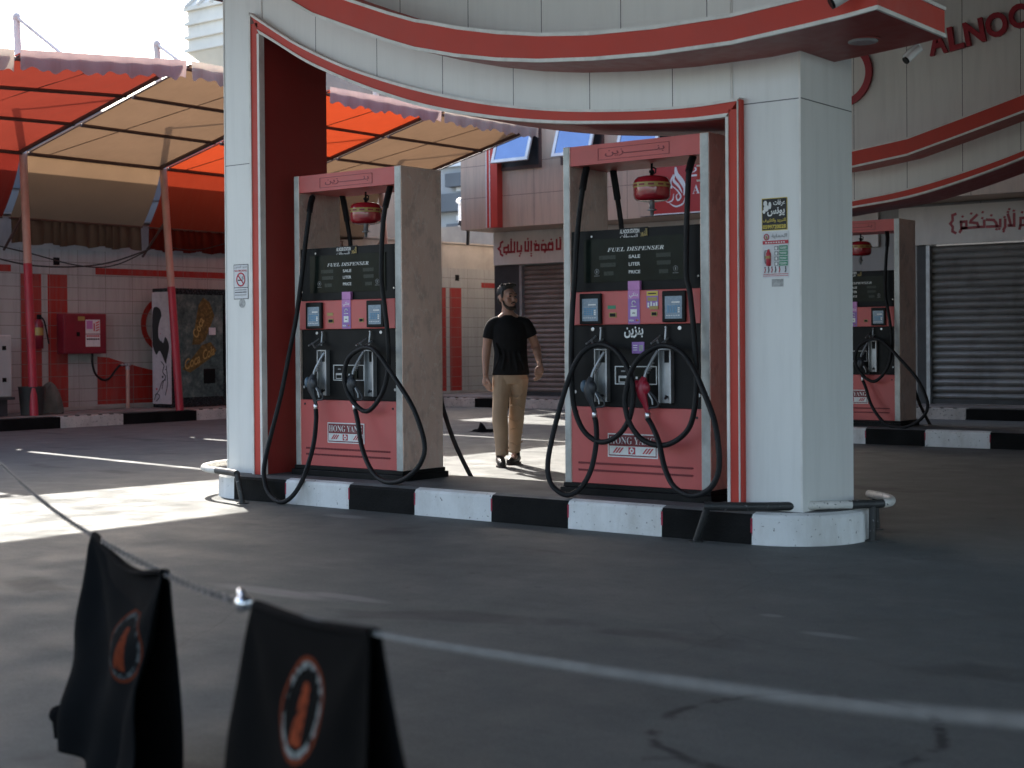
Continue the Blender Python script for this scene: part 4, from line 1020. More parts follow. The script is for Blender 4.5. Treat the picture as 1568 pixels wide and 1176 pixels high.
# ---- shop building
YF = 22.40
sh = thing('shop_building', 'two storey shop building with overhanging tiled upper floor and roller shutters', 'building', (-10, YF, .18))
m = MB()
m.box(-17.86, -17.26, YF, YF+.4, .18, 2.70, 'dark_frame')
m.box(-9.27, -9.12, YF, YF+.4, .18, 2.70, 'dark_frame')
m.box(-14.6, -9.27, YF, YF+.4, .18, 2.70, 'facade_dark')
m.box(-3.9, 3, YF, YF+.4, .18, 2.70, 'facade_dark')
m.box(-17.86, 3, YF+.02, YF+.5, 2.70, 3.345, 'facade_dark')
m.box(-17.86, -17.80, YF+.4, 30, .18, 3.345, 'dark_frame')  # unseen alley side, coloured dark to cut sunlight bouncing onto the tiled wall
m.build('ground_floor_wall', sh, True)
def shutter(x0, x1, mt, n=26, zt=2.69):
    m = MB(); z0 = .26; h_ = (zt-z0)/n
    prof = []
    for k in range(n):
        z = z0+h_*k
        for q in range(5): prof.append((YF+.10-.025*sin(pi*q/4), z+h_*.86*q/4))
        prof.append((YF+.115, z+h_*.93))
    vs = [(x, y, z) for x in (x0, x1) for y, z in prof]; L_ = len(prof)
    m.add(vs, [(k, L_+k, L_+k+1, k+1) for k in range(L_-1)], mt)
    o = m.build('roller_shutter', sh, True)
    r_ = MB()
    for x in (x0-.03, x1-.03): r_.box(x, x+.06, YF-.005, YF+.09, .18, zt, 'metal_grey')
    r_.box(x0, x1, YF+.06, YF+.12, .19, z0, 'dark_frame'); r_.build('guide_rails', o)
    if o.children: o.children[0].matrix_parent_inverse = Matrix.Translation(-sh.location)@Matrix.Translation(sh.location)
shutter(-17.22, -14.6, 'shutter_brown'); shutter(-9.09, -3.93, 'shutter', 22)
m = MB(); m.box(-17.84, -9.9, YF-.05, YF+.01, 2.71, 3.345, 'sign_board')
def kufi(m, strokes, dots, w_, y):
    for st in strokes:
        P_ = [Vector((x, y, z)) for x, z in st]; n_ = len(P_); nr = []
        for k in range(n_):
            a_ = (P_[k]-P_[k-1]).normalized() if k else (P_[1]-P_[0]).normalized(); b_ = (P_[k+1]-P_[k]).normalized() if k+1 < n_ else a_
            t_ = (a_+b_); t_ = t_.normalized() if t_.length > .1 else a_
            q = Vector((-t_.z, 0, t_.x)); nr.append(q*(w_/max(.55, abs(q.dot(Vector((-a_.z, 0, a_.x)))))))
        e0 = (P_[0]-P_[1]).normalized()*w_*.8; e1 = (P_[-1]-P_[-2]).normalized()*w_*.8; P_[0] = P_[0]+e0; P_[-1] = P_[-1]+e1
        m.add([p+q for p, q in zip(P_, nr)]+[p-q for p, q in zip(P_, nr)], [(k, k+1, n_+k+1, n_+k) for k in range(n_-1)], 'sign_letters_red')
    for x, z in dots:
        c_ = Vector((x, y, z)); m.add([c_+Vector((-.026, 0, -.008)), c_+Vector((.010, 0, -.020)), c_+Vector((.026, 0, .010)), c_+Vector((-.010, 0, .020))], [(0, 1, 2, 3)], 'sign_letters_red')
KUFI1 = [[(-17.609, 3.158), (-17.659, 3.133), (-17.666, 3.062), (-17.716, 3.026), (-17.667, 2.986), (-17.661, 2.92), (-17.612, 2.89)], [(-17.499, 3.044), (-17.576, 3.036), (-17.577, 2.954), (-17.472, 2.95), (-17.471, 3.086)], [(-17.472, 2.95), (-17.321, 2.949), (-17.319, 3.133)], [(-17.403, 2.947), (-17.401, 3.154)], [(-17.25, 3.13), (-17.252, 2.956), (-17.156, 2.958), (-17.155, 3.055)], [(-17.059, 3.126), (-17.06, 2.959), (-16.986, 2.955), (-16.984, 3.133)], [(-16.916, 3.13), (-16.918, 2.952)], [(-16.823, 2.964), (-16.823, 3.05), (-16.735, 3.052), (-16.736, 2.96), (-16.823, 2.962)], [(-16.595, 3.056), (-16.668, 3.054), (-16.669, 2.957), (-16.41, 2.951), (-16.409, 3.058), (-16.508, 3.057), (-16.509, 2.956)], [(-16.595, 3.056), (-16.568, 3.044), (-16.569, 2.958), (-16.596, 2.915)], [(-16.316, 3.133), (-16.317, 2.958), (-16.232, 2.959), (-16.23, 3.129)]]
KUFI1_DOTS = [(-16.481, 3.088), (-16.422, 3.09), (-16.441, 3.145), (-16.842, 3.078), (-16.795, 3.081), (-16.808, 3.13), (-16.634, 3.133), (-16.997, 3.183), (-17.401, 3.192), (-17.521, 2.914), (-17.177, 2.91), (-17.198, 2.867), (-16.918, 2.899), (-16.919, 2.856), (-16.236, 3.166)]
KUFI2 = [[(-8.618, 3.155), (-8.667, 3.139), (-8.663, 3.057), (-8.703, 3.011), (-8.663, 2.96), (-8.668, 2.888), (-8.619, 2.862)], [(-8.535, 3.03), (-8.446, 3.03), (-8.447, 2.934), (-8.52, 2.929)], [(-8.53, 3.035), (-8.525, 2.914), (-8.55, 2.873)], [(-8.52, 2.926), (-8.247, 2.933), (-8.165, 2.933), (-8.165, 3.028)], [(-8.28, 3.12), (-8.373, 3.04), (-8.383, 3.012), (-8.276, 2.996), (-8.252, 2.938)], [(-8.122, 3.04), (-8.016, 3.029), (-7.978, 2.98), (-7.969, 2.932)], [(-8.122, 2.931), (-7.917, 2.929), (-7.916, 3.028)], [(-7.84, 3.024), (-7.841, 2.916), (-7.865, 2.874)], [(-7.797, 3.101), (-7.751, 2.929)], [(-7.789, 2.932), (-7.704, 2.927), (-7.703, 3.105)], [(-7.606, 2.926), (-7.605, 3.034), (-7.535, 3.034), (-7.536, 2.927), (-7.606, 2.926), (-7.62, 2.875)], [(-7.536, 2.927), (-7.434, 2.926), (-7.433, 3.014)], [(-7.434, 2.926), (-7.36, 2.927), (-7.359, 3.047)]]
KUFI2_DOTS = [(-8.505, 3.11), (-8.368, 3.149), (-8.188, 3.158), (-8.194, 3.068), (-8.054, 3.102), (-7.85, 3.062), (-7.797, 3.139), (-7.778, 3.18), (-7.708, 3.152), (-7.581, 3.121), (-7.974, 2.885), (-7.931, 2.887), (-7.865, 2.846), (-7.433, 3.061), (-7.452, 3.062)]
kufi(m, KUFI1, KUFI1_DOTS, .021, YF-.053)
m.build('shop_sign', sh, True)
m = MB(); m.box(-9.55, -3.5, YF-.05, YF+.01, 2.70, 3.30, 'sign_board')
kufi(m, KUFI2, KUFI2_DOTS, .021, YF-.053)
m.build('shop_sign', sh, True)
m = MB(); YO = 21.53
m.box(-17.97, 3, YO, 30, 3.352, 7.6, 'facade_tile'); m.build('upper_floor', sh, True)
m = MB(); m.box(-17.22, -16.96, YO-.16, YO-.002, 3.35, 7.3, 'red_cladding')
for x in (-17.225, -17.145): m.box(x, x+.02, YO-.166, YO-.159, 3.35, 7.3, 'white_edge')
m.build('red_pilaster', sh, True)
for x0 in (-16.93, -15.55, -14.17):
    x1 = x0+.84
    m = MB(); z0, z1 = 4.46, 5.50
    for a, b, c, d in ((x0-.05, x1+.05, z0-.06, z0), (x0-.05, x1+.05, z1, z1+.05), (x0-.05, x0, z0, z1), (x1, x1+.05, z0, z1)): m.box(a, b, YO-.03, YO-.002, c, d, 'beam_brown')
    m.box(x0, x1, YO-.010, YO-.004, z0, z1, 'dark_frame')
    wf = m.build('window', sh, True)
    # top hung sash swung out at the bottom
    a = R(19); d = Vector((0, -sin(a), -cos(a))); nn = Vector((0, -cos(a), sin(a))); c0 = Vector(((x0+x1)/2, YO-.035, z1-.01)); hh = (z1-z0)/2
    m = MB()
    cc = c0+d*hh
    for off, hx, hz in (((0, 0), 0, 0),):
        m.obox(cc+Vector((-(x1-x0)/2+.03, 0, 0)), (1, 0, 0), nn, d, .03, .02, hh, 'alu_frame'); m.obox(cc+Vector(((x1-x0)/2-.03, 0, 0)), (1, 0, 0), nn, d, .03, .02, hh, 'alu_frame')
        m.obox(cc+d*(hh-.03), (1, 0, 0), nn, d, (x1-x0)/2-.061, .019, .03, 'alu_frame'); m.obox(cc-d*(hh-.03), (1, 0, 0), nn, d, (x1-x0)/2-.061, .019, .03, 'alu_frame')
    ss = m.build('sash', wf); ss.matrix_parent_inverse = Matrix.Translation(-sh.location)@Matrix.Translation(sh.location)
    m = MB(); m.obox(cc, (1, 0, 0), nn, d, (x1-x0)/2-.058, .008, hh-.058, 'window_glass')
    gl = m.build('glass', wf); gl.matrix_parent_inverse = Matrix.Translation(-sh.location)@Matrix.Translation(sh.location)
# red roadside sign of the station on the overhang
m = MB(); m.box(-13.64, -10.6, YO-.06, YO-.003, 3.38, 4.25, 'sign_red'); m.box(-13.64, -10.6, YO-.065, YO-.06, 3.372, 3.392, 'ink_white')
y = YO-.0625
def ribbon(pts, w0, w1):
    P = smooth_path([(x, y, z) for x, z in pts], 6); n = len(P); L_, R_ = [], []
    for k in range(n):
        tg = (P[min(k+1, n-1)]-P[max(k-1, 0)]).normalized(); nn = Vector((-tg.z, 0, tg.x)); f = k/(n-1); w_ = (w0+(w1-w0)*f)*(.25+.75*sin(pi*min(max(f, .04), .96)))
        L_.append(P[k]+nn*w_); R_.append(P[k]-nn*w_)
    m.add(L_+R_, [(k, k+1, n+k+1, n+k) for k in range(n-1)], 'ink_white')
ribbon([(-13.16, 4.17), (-13.14, 4.05), (-13.04, 3.92), (-12.98, 3.80), (-13.0, 3.68)], .05, .035)
ribbon([(-13.17, 4.05), (-13.20, 3.95), (-13.10, 3.84), (-13.03, 3.72)], .03, .02)
ribbon([(-13.20, 4.05), (-13.26, 3.92), (-13.24, 3.82), (-13.33, 3.88)], .02, .012)
ribbon([(-13.24, 3.86), (-13.12, 3.76), (-13.06, 3.66), (-13.12, 3.60), (-13.15, 3.68), (-13.10, 3.72)], .018, .012)
ribbon([(-13.20, 3.72), (-13.22, 3.62), (-13.30, 3.58), (-13.36, 3.60)], .015, .008)
ribbon([(-13.28, 3.56), (-13.16, 3.50), (-13.02, 3.54), (-12.98, 3.64)], .016, .012)
m.box(-12.90, -11.0, y-.001, y, 3.985, 4.015, 'ink_white')
m.text(SERIF('ALNOOR STATION'), (-12.83, y, 3.69), XX, ZZ, 1.9, .15, 'ink_white', bold=-.005)
m.text(arabic('\u0645\u062d\u0637\u0629 \u0627\u0644\u0646\u0648\u0631'), (-12.85, y, 4.05), XX, ZZ, 1.3, .14, 'ink_white', bold=.01)
m.build('station_sign', sh, True)
m = MB(); m.box(-13.9, -9.5, YO-.02, YO-.002, 3.36, 3.372, 'dark_frame'); m.build('drip_edge', sh, True)

# ---- distant buildings
t = thing('adjoining_building', 'grey concrete building close behind the tiled wall, glimpsed beside the left post', 'building', (-22, 13, 0))
MB().box(-24, -20.45, 6, 20.8, 0, 5.12, 'concrete_dark').build('wall', t, True)
MB().box(-23.9, -22.5, 20.85, 25.5, 0, 7.4, 'concrete_dark').build('hidden_sun_blocker', t, True)  # unseen block added to keep sun off the ground before the shops
m = MB()
for k in range(5): m.box(-20.45, -20.42, 7.2+2.7*k, 8.4+2.7*k, 3.7, 4.7, 'bldg_dark')
m.build('windows', t, True)
t = thing('apartment_building', 'distant grey apartment block with dark balcony bands left of the shop corner', 'building', (-38, 47, 0))
MB().box(-46, -30, 45, 58, 0, 8.25, 'bldg_grey').build('wall', t, True)
for z0, z1, x0, x1 in ((6.45, 7.15, -41, -30), (7.42, 7.95, -38.05, -30), (5.35, 5.95, -38.0, -30), (4.3, 5.0, -41, -38.1), (3.2, 3.8, -41, -30)):
    m = MB(); m.box(x0, x1, 44.6, 44.99, z0, z1, 'bldg_dark'); m.build('balcony', t, True)
m = MB()
for z in (6.05, 7.2, 5.05): m.box(-37.75, -36.6, 44.93, 44.985, z+.05, z+.24, 'rail_white')
m.box(-46.1, -29.9, 44.85, 58, 8.25, 8.45, 'rail_white'); m.build('ledges', t, True)
t = thing('rooftop_railing', 'white railing with blue panels on the roof behind the tiled wall', 'railing', (-26, 30.5, 0))
m = MB(); xa_, xb_, yr = -26.6, -24.9, 30.5
for k in range(8): m.box(xa_+k*.24, xa_+k*.24+.05, yr, yr+.05, 3.2, 4.18, 'rail_white')
m.box(xa_-.02, xb_+.1, yr-.01, yr+.06, 4.18, 4.26, 'rail_white'); m.box(xa_-.02, xb_+.1, yr-.01, yr+.06, 3.66, 3.74, 'rail_white')
m.build('rails', t, True)
m = MB(); m.box(xa_, xb_, yr+.06, yr+.09, 3.75, 4.17, 'panel_blue'); m.build('panels', t, True)
m = MB(); m.tube([(-25.25, 30.2, 3.2), (-25.25, 30.2, 5.0)], .04, 'rail_white', 8); m.tube([(-25.05, 30.2, 3.2), (-25.05, 30.2, 5.0)], .04, 'rail_white', 8); m.ball((-25.15, 30.2, 5.0), .22, .12, .1, 'rail_white', 10, 6); m.build('vent_pipes', t, True)
t = thing('rear_house', 'pale rough block house behind the tiled wall, below the shop overhang', 'building', (-22, 27, 0))
MB().box(-30, -17.99, 26.5, 33, 0, 3.95, 'concrete').build('wall', t, True)
t = thing('floodlight', 'small dark floodlight on a bent arm at the shop corner', 'lamp', (-18.35, 22.2, 3.2))
m = MB(); m.tube([(-.18, .2, -.05), (-.08, .1, .25)], .035, 'dark_frame', 8); m.build('arm', t)
m = MB(); m.obox((-.03, 0, .32), (1, 0, -.3), (0, 1, 0), (.3, 0, 1), .14, .1, .05, 'dark_frame'); m.obox((-.03, 0, .375), (1, 0, -.3), (0, 1, 0), (.3, 0, 1), .13, .09, .006, 'rail_white'); m.build('lamp_head', t)
t = thing('stepped_tower', 'ornate beige building top with stepped cornices rising above the awnings', 'building', (-66, 62, 0))
m = MB(); m.box(-71.0, -60, 60.8, 72, 0, 17.9, 'bldg_beige'); m.build('shaft', t, True)
m = MB()
for z, o, h_ in ((17.6, .15, .35), (19.35, 1.12, .22), (20.15, 1.12, .2), (21.0, 1.12, .2), (21.9, 1.15, .25)):
    m.box(-71.0-o, -60, 60.8-o, 72, z, z+h_, 'bldg_beige')
m.build('cornices', t, True)
m = MB(); m.box(-71.95, -60, 59.85, 72, 19.3, 22.1, 'bldg_beige')
q = [(-71.95, 59.85, 19.3), (-60, 59.85, 19.3), (-60, 72, 19.3), (-71.95, 72, 19.3), (-71.0, 60.8, 18.3), (-60, 60.8, 18.3), (-60, 72, 18.3), (-71.0, 72, 18.3)]
m.add(q, [(0, 1, 5, 4), (3, 0, 4, 7)], 'bldg_beige')
m.build('parapet', t, True)
m = MB()
vs = [(-71.9, 59.7, 22.1), (-60, 59.7, 22.1), (-60, 72, 22.1), (-71.9, 72, 22.1), (-66, 66, 31)]
m.add(vs, [(0, 3, 2, 1), (0, 1, 4), (1, 2, 4), (2, 3, 4), (3, 0, 4)], 'bldg_beige')
for k in range(4):
    f = .12*k; a_ = Vector((-71.9+1.2*k, 59.65, 22.1)); b_ = a_.lerp(Vector((-66, 66, 31)), .85); m.tube([a_, b_], .16, 'bldg_beige_dark', 6)
m.build('pyramid_roof', t, True)

# ---- notices stuck on the pillars
def plate(m, x0, x1, z0, z1, mt, o=.002, y=7.85): m.box(x0, x1, y-o, y-.0005, z0, z1, mt)
t = thing('notice_plate', 'no smoking plate on the left pillar with red circle', 'notice', (-8.817, 7.845, 1.56), 'notices stuck on the pillars')
m = MB(); plate(m, -8.902, -8.733, 1.561, 1.836, 'ink_black'); plate(m, -8.897, -8.738, 1.655, 1.831, 'paper', .0035); plate(m, -8.897, -8.738, 1.566, 1.650, 'paper', .0035)
m.text(arabic('\u0645\u0645\u0646\u0648\u0639 \u0627\u0644\u062a\u062f\u062e\u064a\u0646'), (-8.89, 7.8455, 1.800), XX, ZZ, .145, .026, 'ink_grey', bold=.02)
m.text('NO SMOKING', (-8.888, 7.8455, 1.777), XX, ZZ, .14, .016, 'ink_red', bold=.02)
cx, cz = -8.818, 1.716
m.tube([(cx+.047*cos(2*pi*k/28), 7.8455, cz+.05*sin(2*pi*k/28)) for k in range(28)], .006, 'ink_red', 6, closed=True, flat=.4)
m.tube([(cx-.033, 7.8445, cz+.036), (cx+.033, 7.8445, cz-.036)], .005, 'ink_red', 6, flat=.5)
plate(m, cx-.032, cx+.018, cz-.010, cz-.001, 'ink_black', .0055)
for k in range(3): m.tube([(cx+.02+.006*k, 7.8455, cz), (cx+.012+.008*k, 7.8455, cz+.015), (cx+.022+.006*k, 7.8455, cz+.028)], .0015, 'ink_grey', 4)
for z, c_ in ((1.63, 'ink_grey'), (1.612, 'ink_black'), (1.590, 'ink_grey')):
    for k in range(9): plate(m, -8.885+.015*k, -8.875+.015*k, z, z+.008, c_, .005)
m.build('plate', t, True)
m = MB(); m.lathe([(.036, 0), (.036, .002)], (-8.807, 7.8495, 1.528), 'sticker_grey', 14, (0, -1, 0)); m.build('peeled_sticker', t, True)

t = thing('business_sticker', 'black sticker with white and yellow Arabic writing on the right pillar', 'sticker', (-4.128, 7.845, 1.855), 'notices stuck on the pillars')
m = MB(); x0, x1 = -4.213, -4.044; plate(m, x0, x1, 1.856, 2.049, 'ink_yellow'); plate(m, x0+.004, x1-.004, 1.860, 2.045, 'ink_black', .0035)
yy = 7.8455
m.text(arabic('\u0639\u0631\u0641\u0627\u062a'), (-4.135, yy, 1.997), XX, ZZ, .078, .040, 'ink_white', bold=.03)
m.text(arabic('\u064a\u0648\u0646\u0633'), (-4.175, yy, 1.940), XX, ZZ, .115, .052, 'ink_white', bold=.03)
m.text(arabic('\u0644\u0644\u062a\u0628\u0631\u064a\u062f \u0648\u0627\u0644\u062a\u0643\u064a\u064a\u0641'), (-4.205, yy, 1.902), XX, ZZ, .152, .026, 'ink_yellow', bold=.02)
m.text('0599720028', (-4.205, yy, 1.866), XX, ZZ, .152, .024, 'ink_yellow', bold=.03)
for x, z, a, b in ((-4.188, 2.018, .013, .017), (-4.182, 1.99, .018, .02), (-4.158, 2.005, .010, .022), (-4.197, 1.97, .010, .012)): m.ball((x, yy, z), a, .0015, b, 'ink_white', 12, 6)
m.build('print', t, True)
t = thing('safety_notice', 'white fire safety notice with red extinguisher and green boxes on the right pillar', 'notice', (-4.12, 7.845, 1.52), 'notices stuck on the pillars')
m = MB(); x0, x1 = -4.209, -4.036; plate(m, x0, x1, 1.574, 1.848, 'paper')
m.text(arabic('\u0627\u0644\u062d\u0645\u0627\u064a\u0629'), (-4.148, yy, 1.808), XX, ZZ, .10, .028, 'ink_grey', bold=.02)
m.tube([(-4.182+.015*cos(2*pi*k/16), yy, 1.818+.016*sin(2*pi*k/16)) for k in range(16)], .0035, 'ink_red', 5, closed=True, flat=.4)
m.ball((-4.182, yy, 1.816), .006, .0015, .009, 'ink_gold', 8, 6)
plate(m, x0+.002, x1-.002, 1.775, 1.796, 'ink_red', .004)
for k in range(8): plate(m, x0+.02+.017*k, x0+.03+.017*k, 1.781, 1.788, 'ink_white', .0055)
m.lathe([(.006, .0), (.015, .004), (.015, .075), (.008, .088), (.006, .1)], (-4.168, 7.8455, 1.645), 'ink_red', 12)
plate(m, -4.182, -4.154, 1.69, 1.705, 'ink_gold', .0205)
m.tube(smooth_path([(-4.17, 7.842, 1.735), (-4.19, 7.842, 1.735), (-4.193, 7.842, 1.70), (-4.188, 7.842, 1.66)], 4), .003, 'ink_grey', 5)
for k in range(4):
    z = 1.738-.031*k
    plate(m, -4.098, -4.043, z, z+.027, 'ink_green', .004); plate(m, -4.130, -4.103, z, z+.025, 'ink_grey', .004); m.ball((-4.117, yy, z+.012), .008, .0015, .009, 'ink_white', 8, 5)
    plate(m, -4.094, -4.05, z+.015, z+.018, 'ink_white', .005); plate(m, -4.09, -4.05, z+.008, z+.011, 'ink_white', .005)
for k, x in enumerate((-4.195, -4.172, -4.15, -4.127, -4.1, -4.06)):
    m.tube([(x, yy, 1.606), (x+.006, yy, 1.622), (x+.002, yy, 1.634)], .003, 'ink_black' if k % 2 else 'ink_red', 5, flat=.4); m.ball((x+.003, yy, 1.638), .004, .001, .004, 'ink_black', 8, 5)
for z in (1.595, 1.585): plate(m, x0+.004, x1-.004, z, z+.003, 'ink_red', .004)
m.build('print', t, True)
m = MB(); plate(m, -4.149, -4.073, 1.522, 1.567, 'sticker_grey'); m.build('torn_label', t, True)

# ---- security cameras
def sec_cam(loc, az_, el_, label, k=1.0):
    t = thing('security_camera', label, 'camera', loc, 'security cameras on the ledge')
    d = Vector((cos(az_)*cos(el_), sin(az_)*cos(el_), sin(el_)))
    m = MB(); m.tube([Vector((0, 0, 0))-d*.09, d*.07], .034, 'camera_white', 14); m.tube([Vector((0, 0, .036))-d*.09, Vector((0, 0, .030))+d*.10], .03, 'camera_white', 10, flat=.3); m.build('housing', t)
    m = MB(); m.tube([d*.071, d*.085], .033, 'pump_black', 14); m.build('lens', t)
    m = MB(); m.tube([Vector((0, 0, 0))-d*.07, Vector((0, 0, 0))-d*.07+Vector((0, .03, .07))], .012, 'camera_white', 8); m.build('bracket', t)
    t.scale = (k, k, k)
sec_cam((-3.40, 7.26, 3.03), R(215), R(-30), 'white security camera on the front of the red ledge by its corner')
sec_cam((-3.50, 8.40, 2.90), R(235), R(-40), 'white security camera hanging from the back of the red ledge', .72)

# ---- dropped rag on the ground
m = MB(); m.grid(lambda u, v: Vector((-12.68+.34*u+.02*sin(9*v), 15.30+.22*v+.03*sin(8*u), .006+.085*sin(pi*u)*sin(pi*v)*(1+.5*sin(11*u+5*v)))), 20, 10, 'rag')
m.tube([(-12.42, 15.40, .03), (-12.3, 15.40, .02), (-12.24, 15.36, .012)], .014, 'rag', 6)
tag(m.build('dropped_rag'), 'crumpled black rag lying on the ground behind the walking man', 'rag')

# ---- the walking man
def remesh(mb, name, vox, smooth=6, parent=None):
    o = mb.build('tmp', None)
    r = o.modifiers.new('r', 'REMESH'); r.mode = 'VOXEL'; r.voxel_size = vox; r.use_smooth_shade = True
    s = o.modifiers.new('s', 'SMOOTH'); s.iterations = smooth; s.factor = .5
    bpy.context.view_layer.update()
    me = bpy.data.meshes.new_from_object(o.evaluated_get(bpy.context.evaluated_depsgraph_get())); me.name = name
    old = o.data; names = list(mb.names)
    bpy.data.objects.remove(o); bpy.data.meshes.remove(old)
    me.materials.clear(); me.materials.append(MATS[names[0]])
    me.polygons.foreach_set('use_smooth', [True]*len(me.polygons)); me.polygons.foreach_set('material_index', [0]*len(me.polygons))
    q = bpy.data.objects.new(name, me); COL.objects.link(q)
    if parent is not None: q.parent = parent
    return q
def body_loft(mb, rings, mt, seg=20):
    """rings (cx, cy, cz, rx, ry) stacked in z"""
    vs = [(cx+rx*cos(2*pi*j/seg), cy+ry*sin(2*pi*j/seg), cz) for cx, cy, cz, rx, ry in rings for j in range(seg)]
    n = len(rings)
    mb.add(vs, [(k*seg+j, k*seg+(j+1) % seg, (k+1)*seg+(j+1) % seg, (k+1)*seg+j) for k in range(n-1) for j in range(seg)], mt, True)
    mb.add(vs, [tuple(range(seg-1, -1, -1)), tuple(range((n-1)*seg, n*seg))], mt)
man = thing('person', 'man in black t-shirt and tan trousers walking between the two dispensers', 'person', (-8.90, 11.36, 0))
man.rotation_euler.z = YAW
HC = Vector((0.003, -.01, 1.645)); HR = Matrix.Rotation(R(38), 3, 'Z')       # head turned to his left
def hp(x, y, z): return HC+HR @ Vector((x, y, z))
B = MB()
# head: face looks along -y before the turn
B.ball(hp(0, .022, .028), .077, .097, .092, 'skin', 20, 14, HR)
B.ball(hp(0, -.012, -.045), .060, .078, .088, 'skin', 18, 12, HR)
B.ball(hp(0, -.055, -.098), .034, .030, .028, 'skin', 12, 8, HR)
B.ball(hp(0, -.066, .030), .055, .028, .035, 'skin', 12, 8, HR)
B.tube([hp(0, -.088, .012), hp(0, -.103, -.018), hp(0, -.110, -.034)], [.010, .013, .017], 'skin', 10)
B.ball(hp(0, -.092, -.068), .024, .012, .012, 'skin', 10, 6, HR)
for s in (-1, 1):
    B.ball(hp(.076*s, .012, -.012), .011, .022, .034, 'skin', 10, 8, HR)
    B.ball(hp(.043*s, -.068, -.030), .026, .022, .026, 'skin', 10, 8, HR)
    B.ball(hp(.030*s, -.084, .024), .024, .012, .009, 'skin', 10, 6, HR)
B.tube([(0.0, .012, 1.60), (0.003, .015, 1.54), (.006, .02, 1.46)], [.054, .056, .064], 'skin', 16)
# trunk
body_loft(B, [(.028, .0, .84, .14, .095), (.028, 0, .95, .150, .10), (.028, 0, 1.08, .145, .10), (.02, 0, 1.22, .155, .105), (.015, .005, 1.34, .168, .105), (.015, .01, 1.41, .165, .085), (.01, .015, 1.46, .11, .07), (.006, .015, 1.50, .06, .058)], 'skin')
# arms: shoulder, elbow, wrist
AL = [(-.155, .01, 1.375), (-.188, .02, 1.26), (-.207, .035, 1.130), (-.215, .0, 1.0), (-.217, -.045, .872)]
AR = [(.190, .01, 1.375), (.236, .035, 1.27), (.281, .06, 1.150), (.302, -.03, 1.055), (.316, -.125, .985)]
B.tube(smooth_path(AL, 4), [.054, .053, .052, .051, .049, .047, .045, .044, .0445, .044, .042, .039, .036, .033, .030, .028, .027], 'skin', 14)
B.tube(smooth_path(AR, 4), [.054, .053, .052, .050, .048, .046, .044, .043, .0435, .043, .041, .038, .035, .032, .029, .027, .026], 'skin', 14)
def hand(w, d, side, palm_n, curl):
    """w wrist, d direction of the hand, side towards the thumb, palm_n palm normal"""
    w, d, s, n = Vector(w), Vector(d).normalized(), Vector(side).normalized(), Vector(palm_n).normalized()
    s = (s-d*s.dot(d)).normalized(); n = d.cross(s) if d.cross(s).dot(n) > 0 else -d.cross(s)
    B.tube([w-d*.02, w+d*.015, w+d*.05, w+d*.088], [.026, .030, .040, .036], 'skin', 14, flat=.62) if abs(s.z) < 2 else None
    for k, (o, L) in enumerate(((.030, .070), (.010, .080), (-.010, .074), (-.029, .058))):
        b = w+d*.075+s*o
        p = [b, b+d*L*.45+n*L*curl*.25, b+d*L*.78+n*L*curl*.62, b+d*L*(1.0-.1*curl)+n*L*curl*1.1]
        B.tube(smooth_path(p, 3), [.0098]*4+[.0088]*3+[.0078]*3, 'skin', 8); B.ball(p[-1], .0078, .0078, .0078, 'skin', 8, 6)
    b = w+d*.025+s*.028
    p = [b, b+d*.03+s*.018+n*.008, b+d*.058+s*.022+n*.018, b+d*.08+s*.016+n*.024]
    B.tube(smooth_path(p, 3), [.013]*4+[.0105]*3+[.009]*3, 'skin', 8); B.ball(p[-1], .009, .009, .009, 'skin', 8, 6)
hand(AL[-1], (.10, -.10, -1), (.55, -.85, 0), (.8, .5, 0), .55)
hand(AR[-1], (-.02, -.30, -1), (-.75, -.66, 0), (-.6, .75, 0), .75)
# legs inside the trousers
LL = [(-.045, 0, .90), (-.075, -.10, .50), (-.062, -.16, .09)]; LR = [(.105, .0, .90), (.082, .02, .50), (.056, .14, .115)]
for P_ in (LL, LR):
    B.tube(smooth_path(P_, 5), [.082, .078, .072, .064, .058, .052, .048, .046, .042, .038, .036], 'skin', 14)
    B.ball(Vector(P_[-1])+Vector((0, -.06, -.04)), .035, .10, .035, 'skin', 12, 8)
remesh(B, 'body', .0055, 5, man)
# hair, beard, eyes
m = MB()
m.ball(hp(0, .036, .053), .081, .094, .085, 'hair', 20, 14, HR)
m.ball(hp(0, -.028, .110), .058, .045, .026, 'hair', 14, 8, HR)
for k in range(14): m.ball(hp(.05*sin(k*2.4), .05*cos(k*1.7)-.015, .122+.006*sin(k*3.1)), .022, .020, .016, 'hair', 8, 6, HR); m.ball(hp(0, .075, -.015), .066, .045, .062, 'hair', 14, 10, HR)
for s in (-1, 1): m.ball(hp(.073*s, -.006, .028), .009, .020, .040, 'hair', 10, 8, HR)
remesh(m, 'hair', .005, 2, man)
m = MB()
m.ball(hp(0, -.060, -.106), .040, .034, .024, 'beard', 14, 10, HR)
for s in (-1, 1):
    m.tube([hp(.070*s, -.012, -.03), hp(.064*s, -.030, -.072), hp(.046*s, -.055, -.102), hp(.02*s, -.08, -.112)], [.007, .011, .016, .019], 'beard', 10)
    m.tube([hp(.030*s, -.092, -.068), hp(.018*s, -.102, -.054), hp(.002*s, -.106, -.050)], [.006, .007, .007], 'beard', 8)
remesh(m, 'beard', .005, 2, man)
m = MB()
for s in (-1, 1):
    m.tube([hp(.013*s, -.097, .030), hp(.030*s, -.096, .037), hp(.050*s, -.084, .030)], [.004, .0055, .003], 'hair', 8)
m.build('eyebrows', man)
for s in (-1, 1):
    m = MB(); m.ball(hp(.031*s, -.083, .010), .014, .009, .0075, 'eye', 10, 8, HR); m.build('eye', man)
m = MB(); m.ball(hp(0, -.100, -.072), .019, .006, .006, 'lips', 10, 6, HR); m.build('mouth', man)
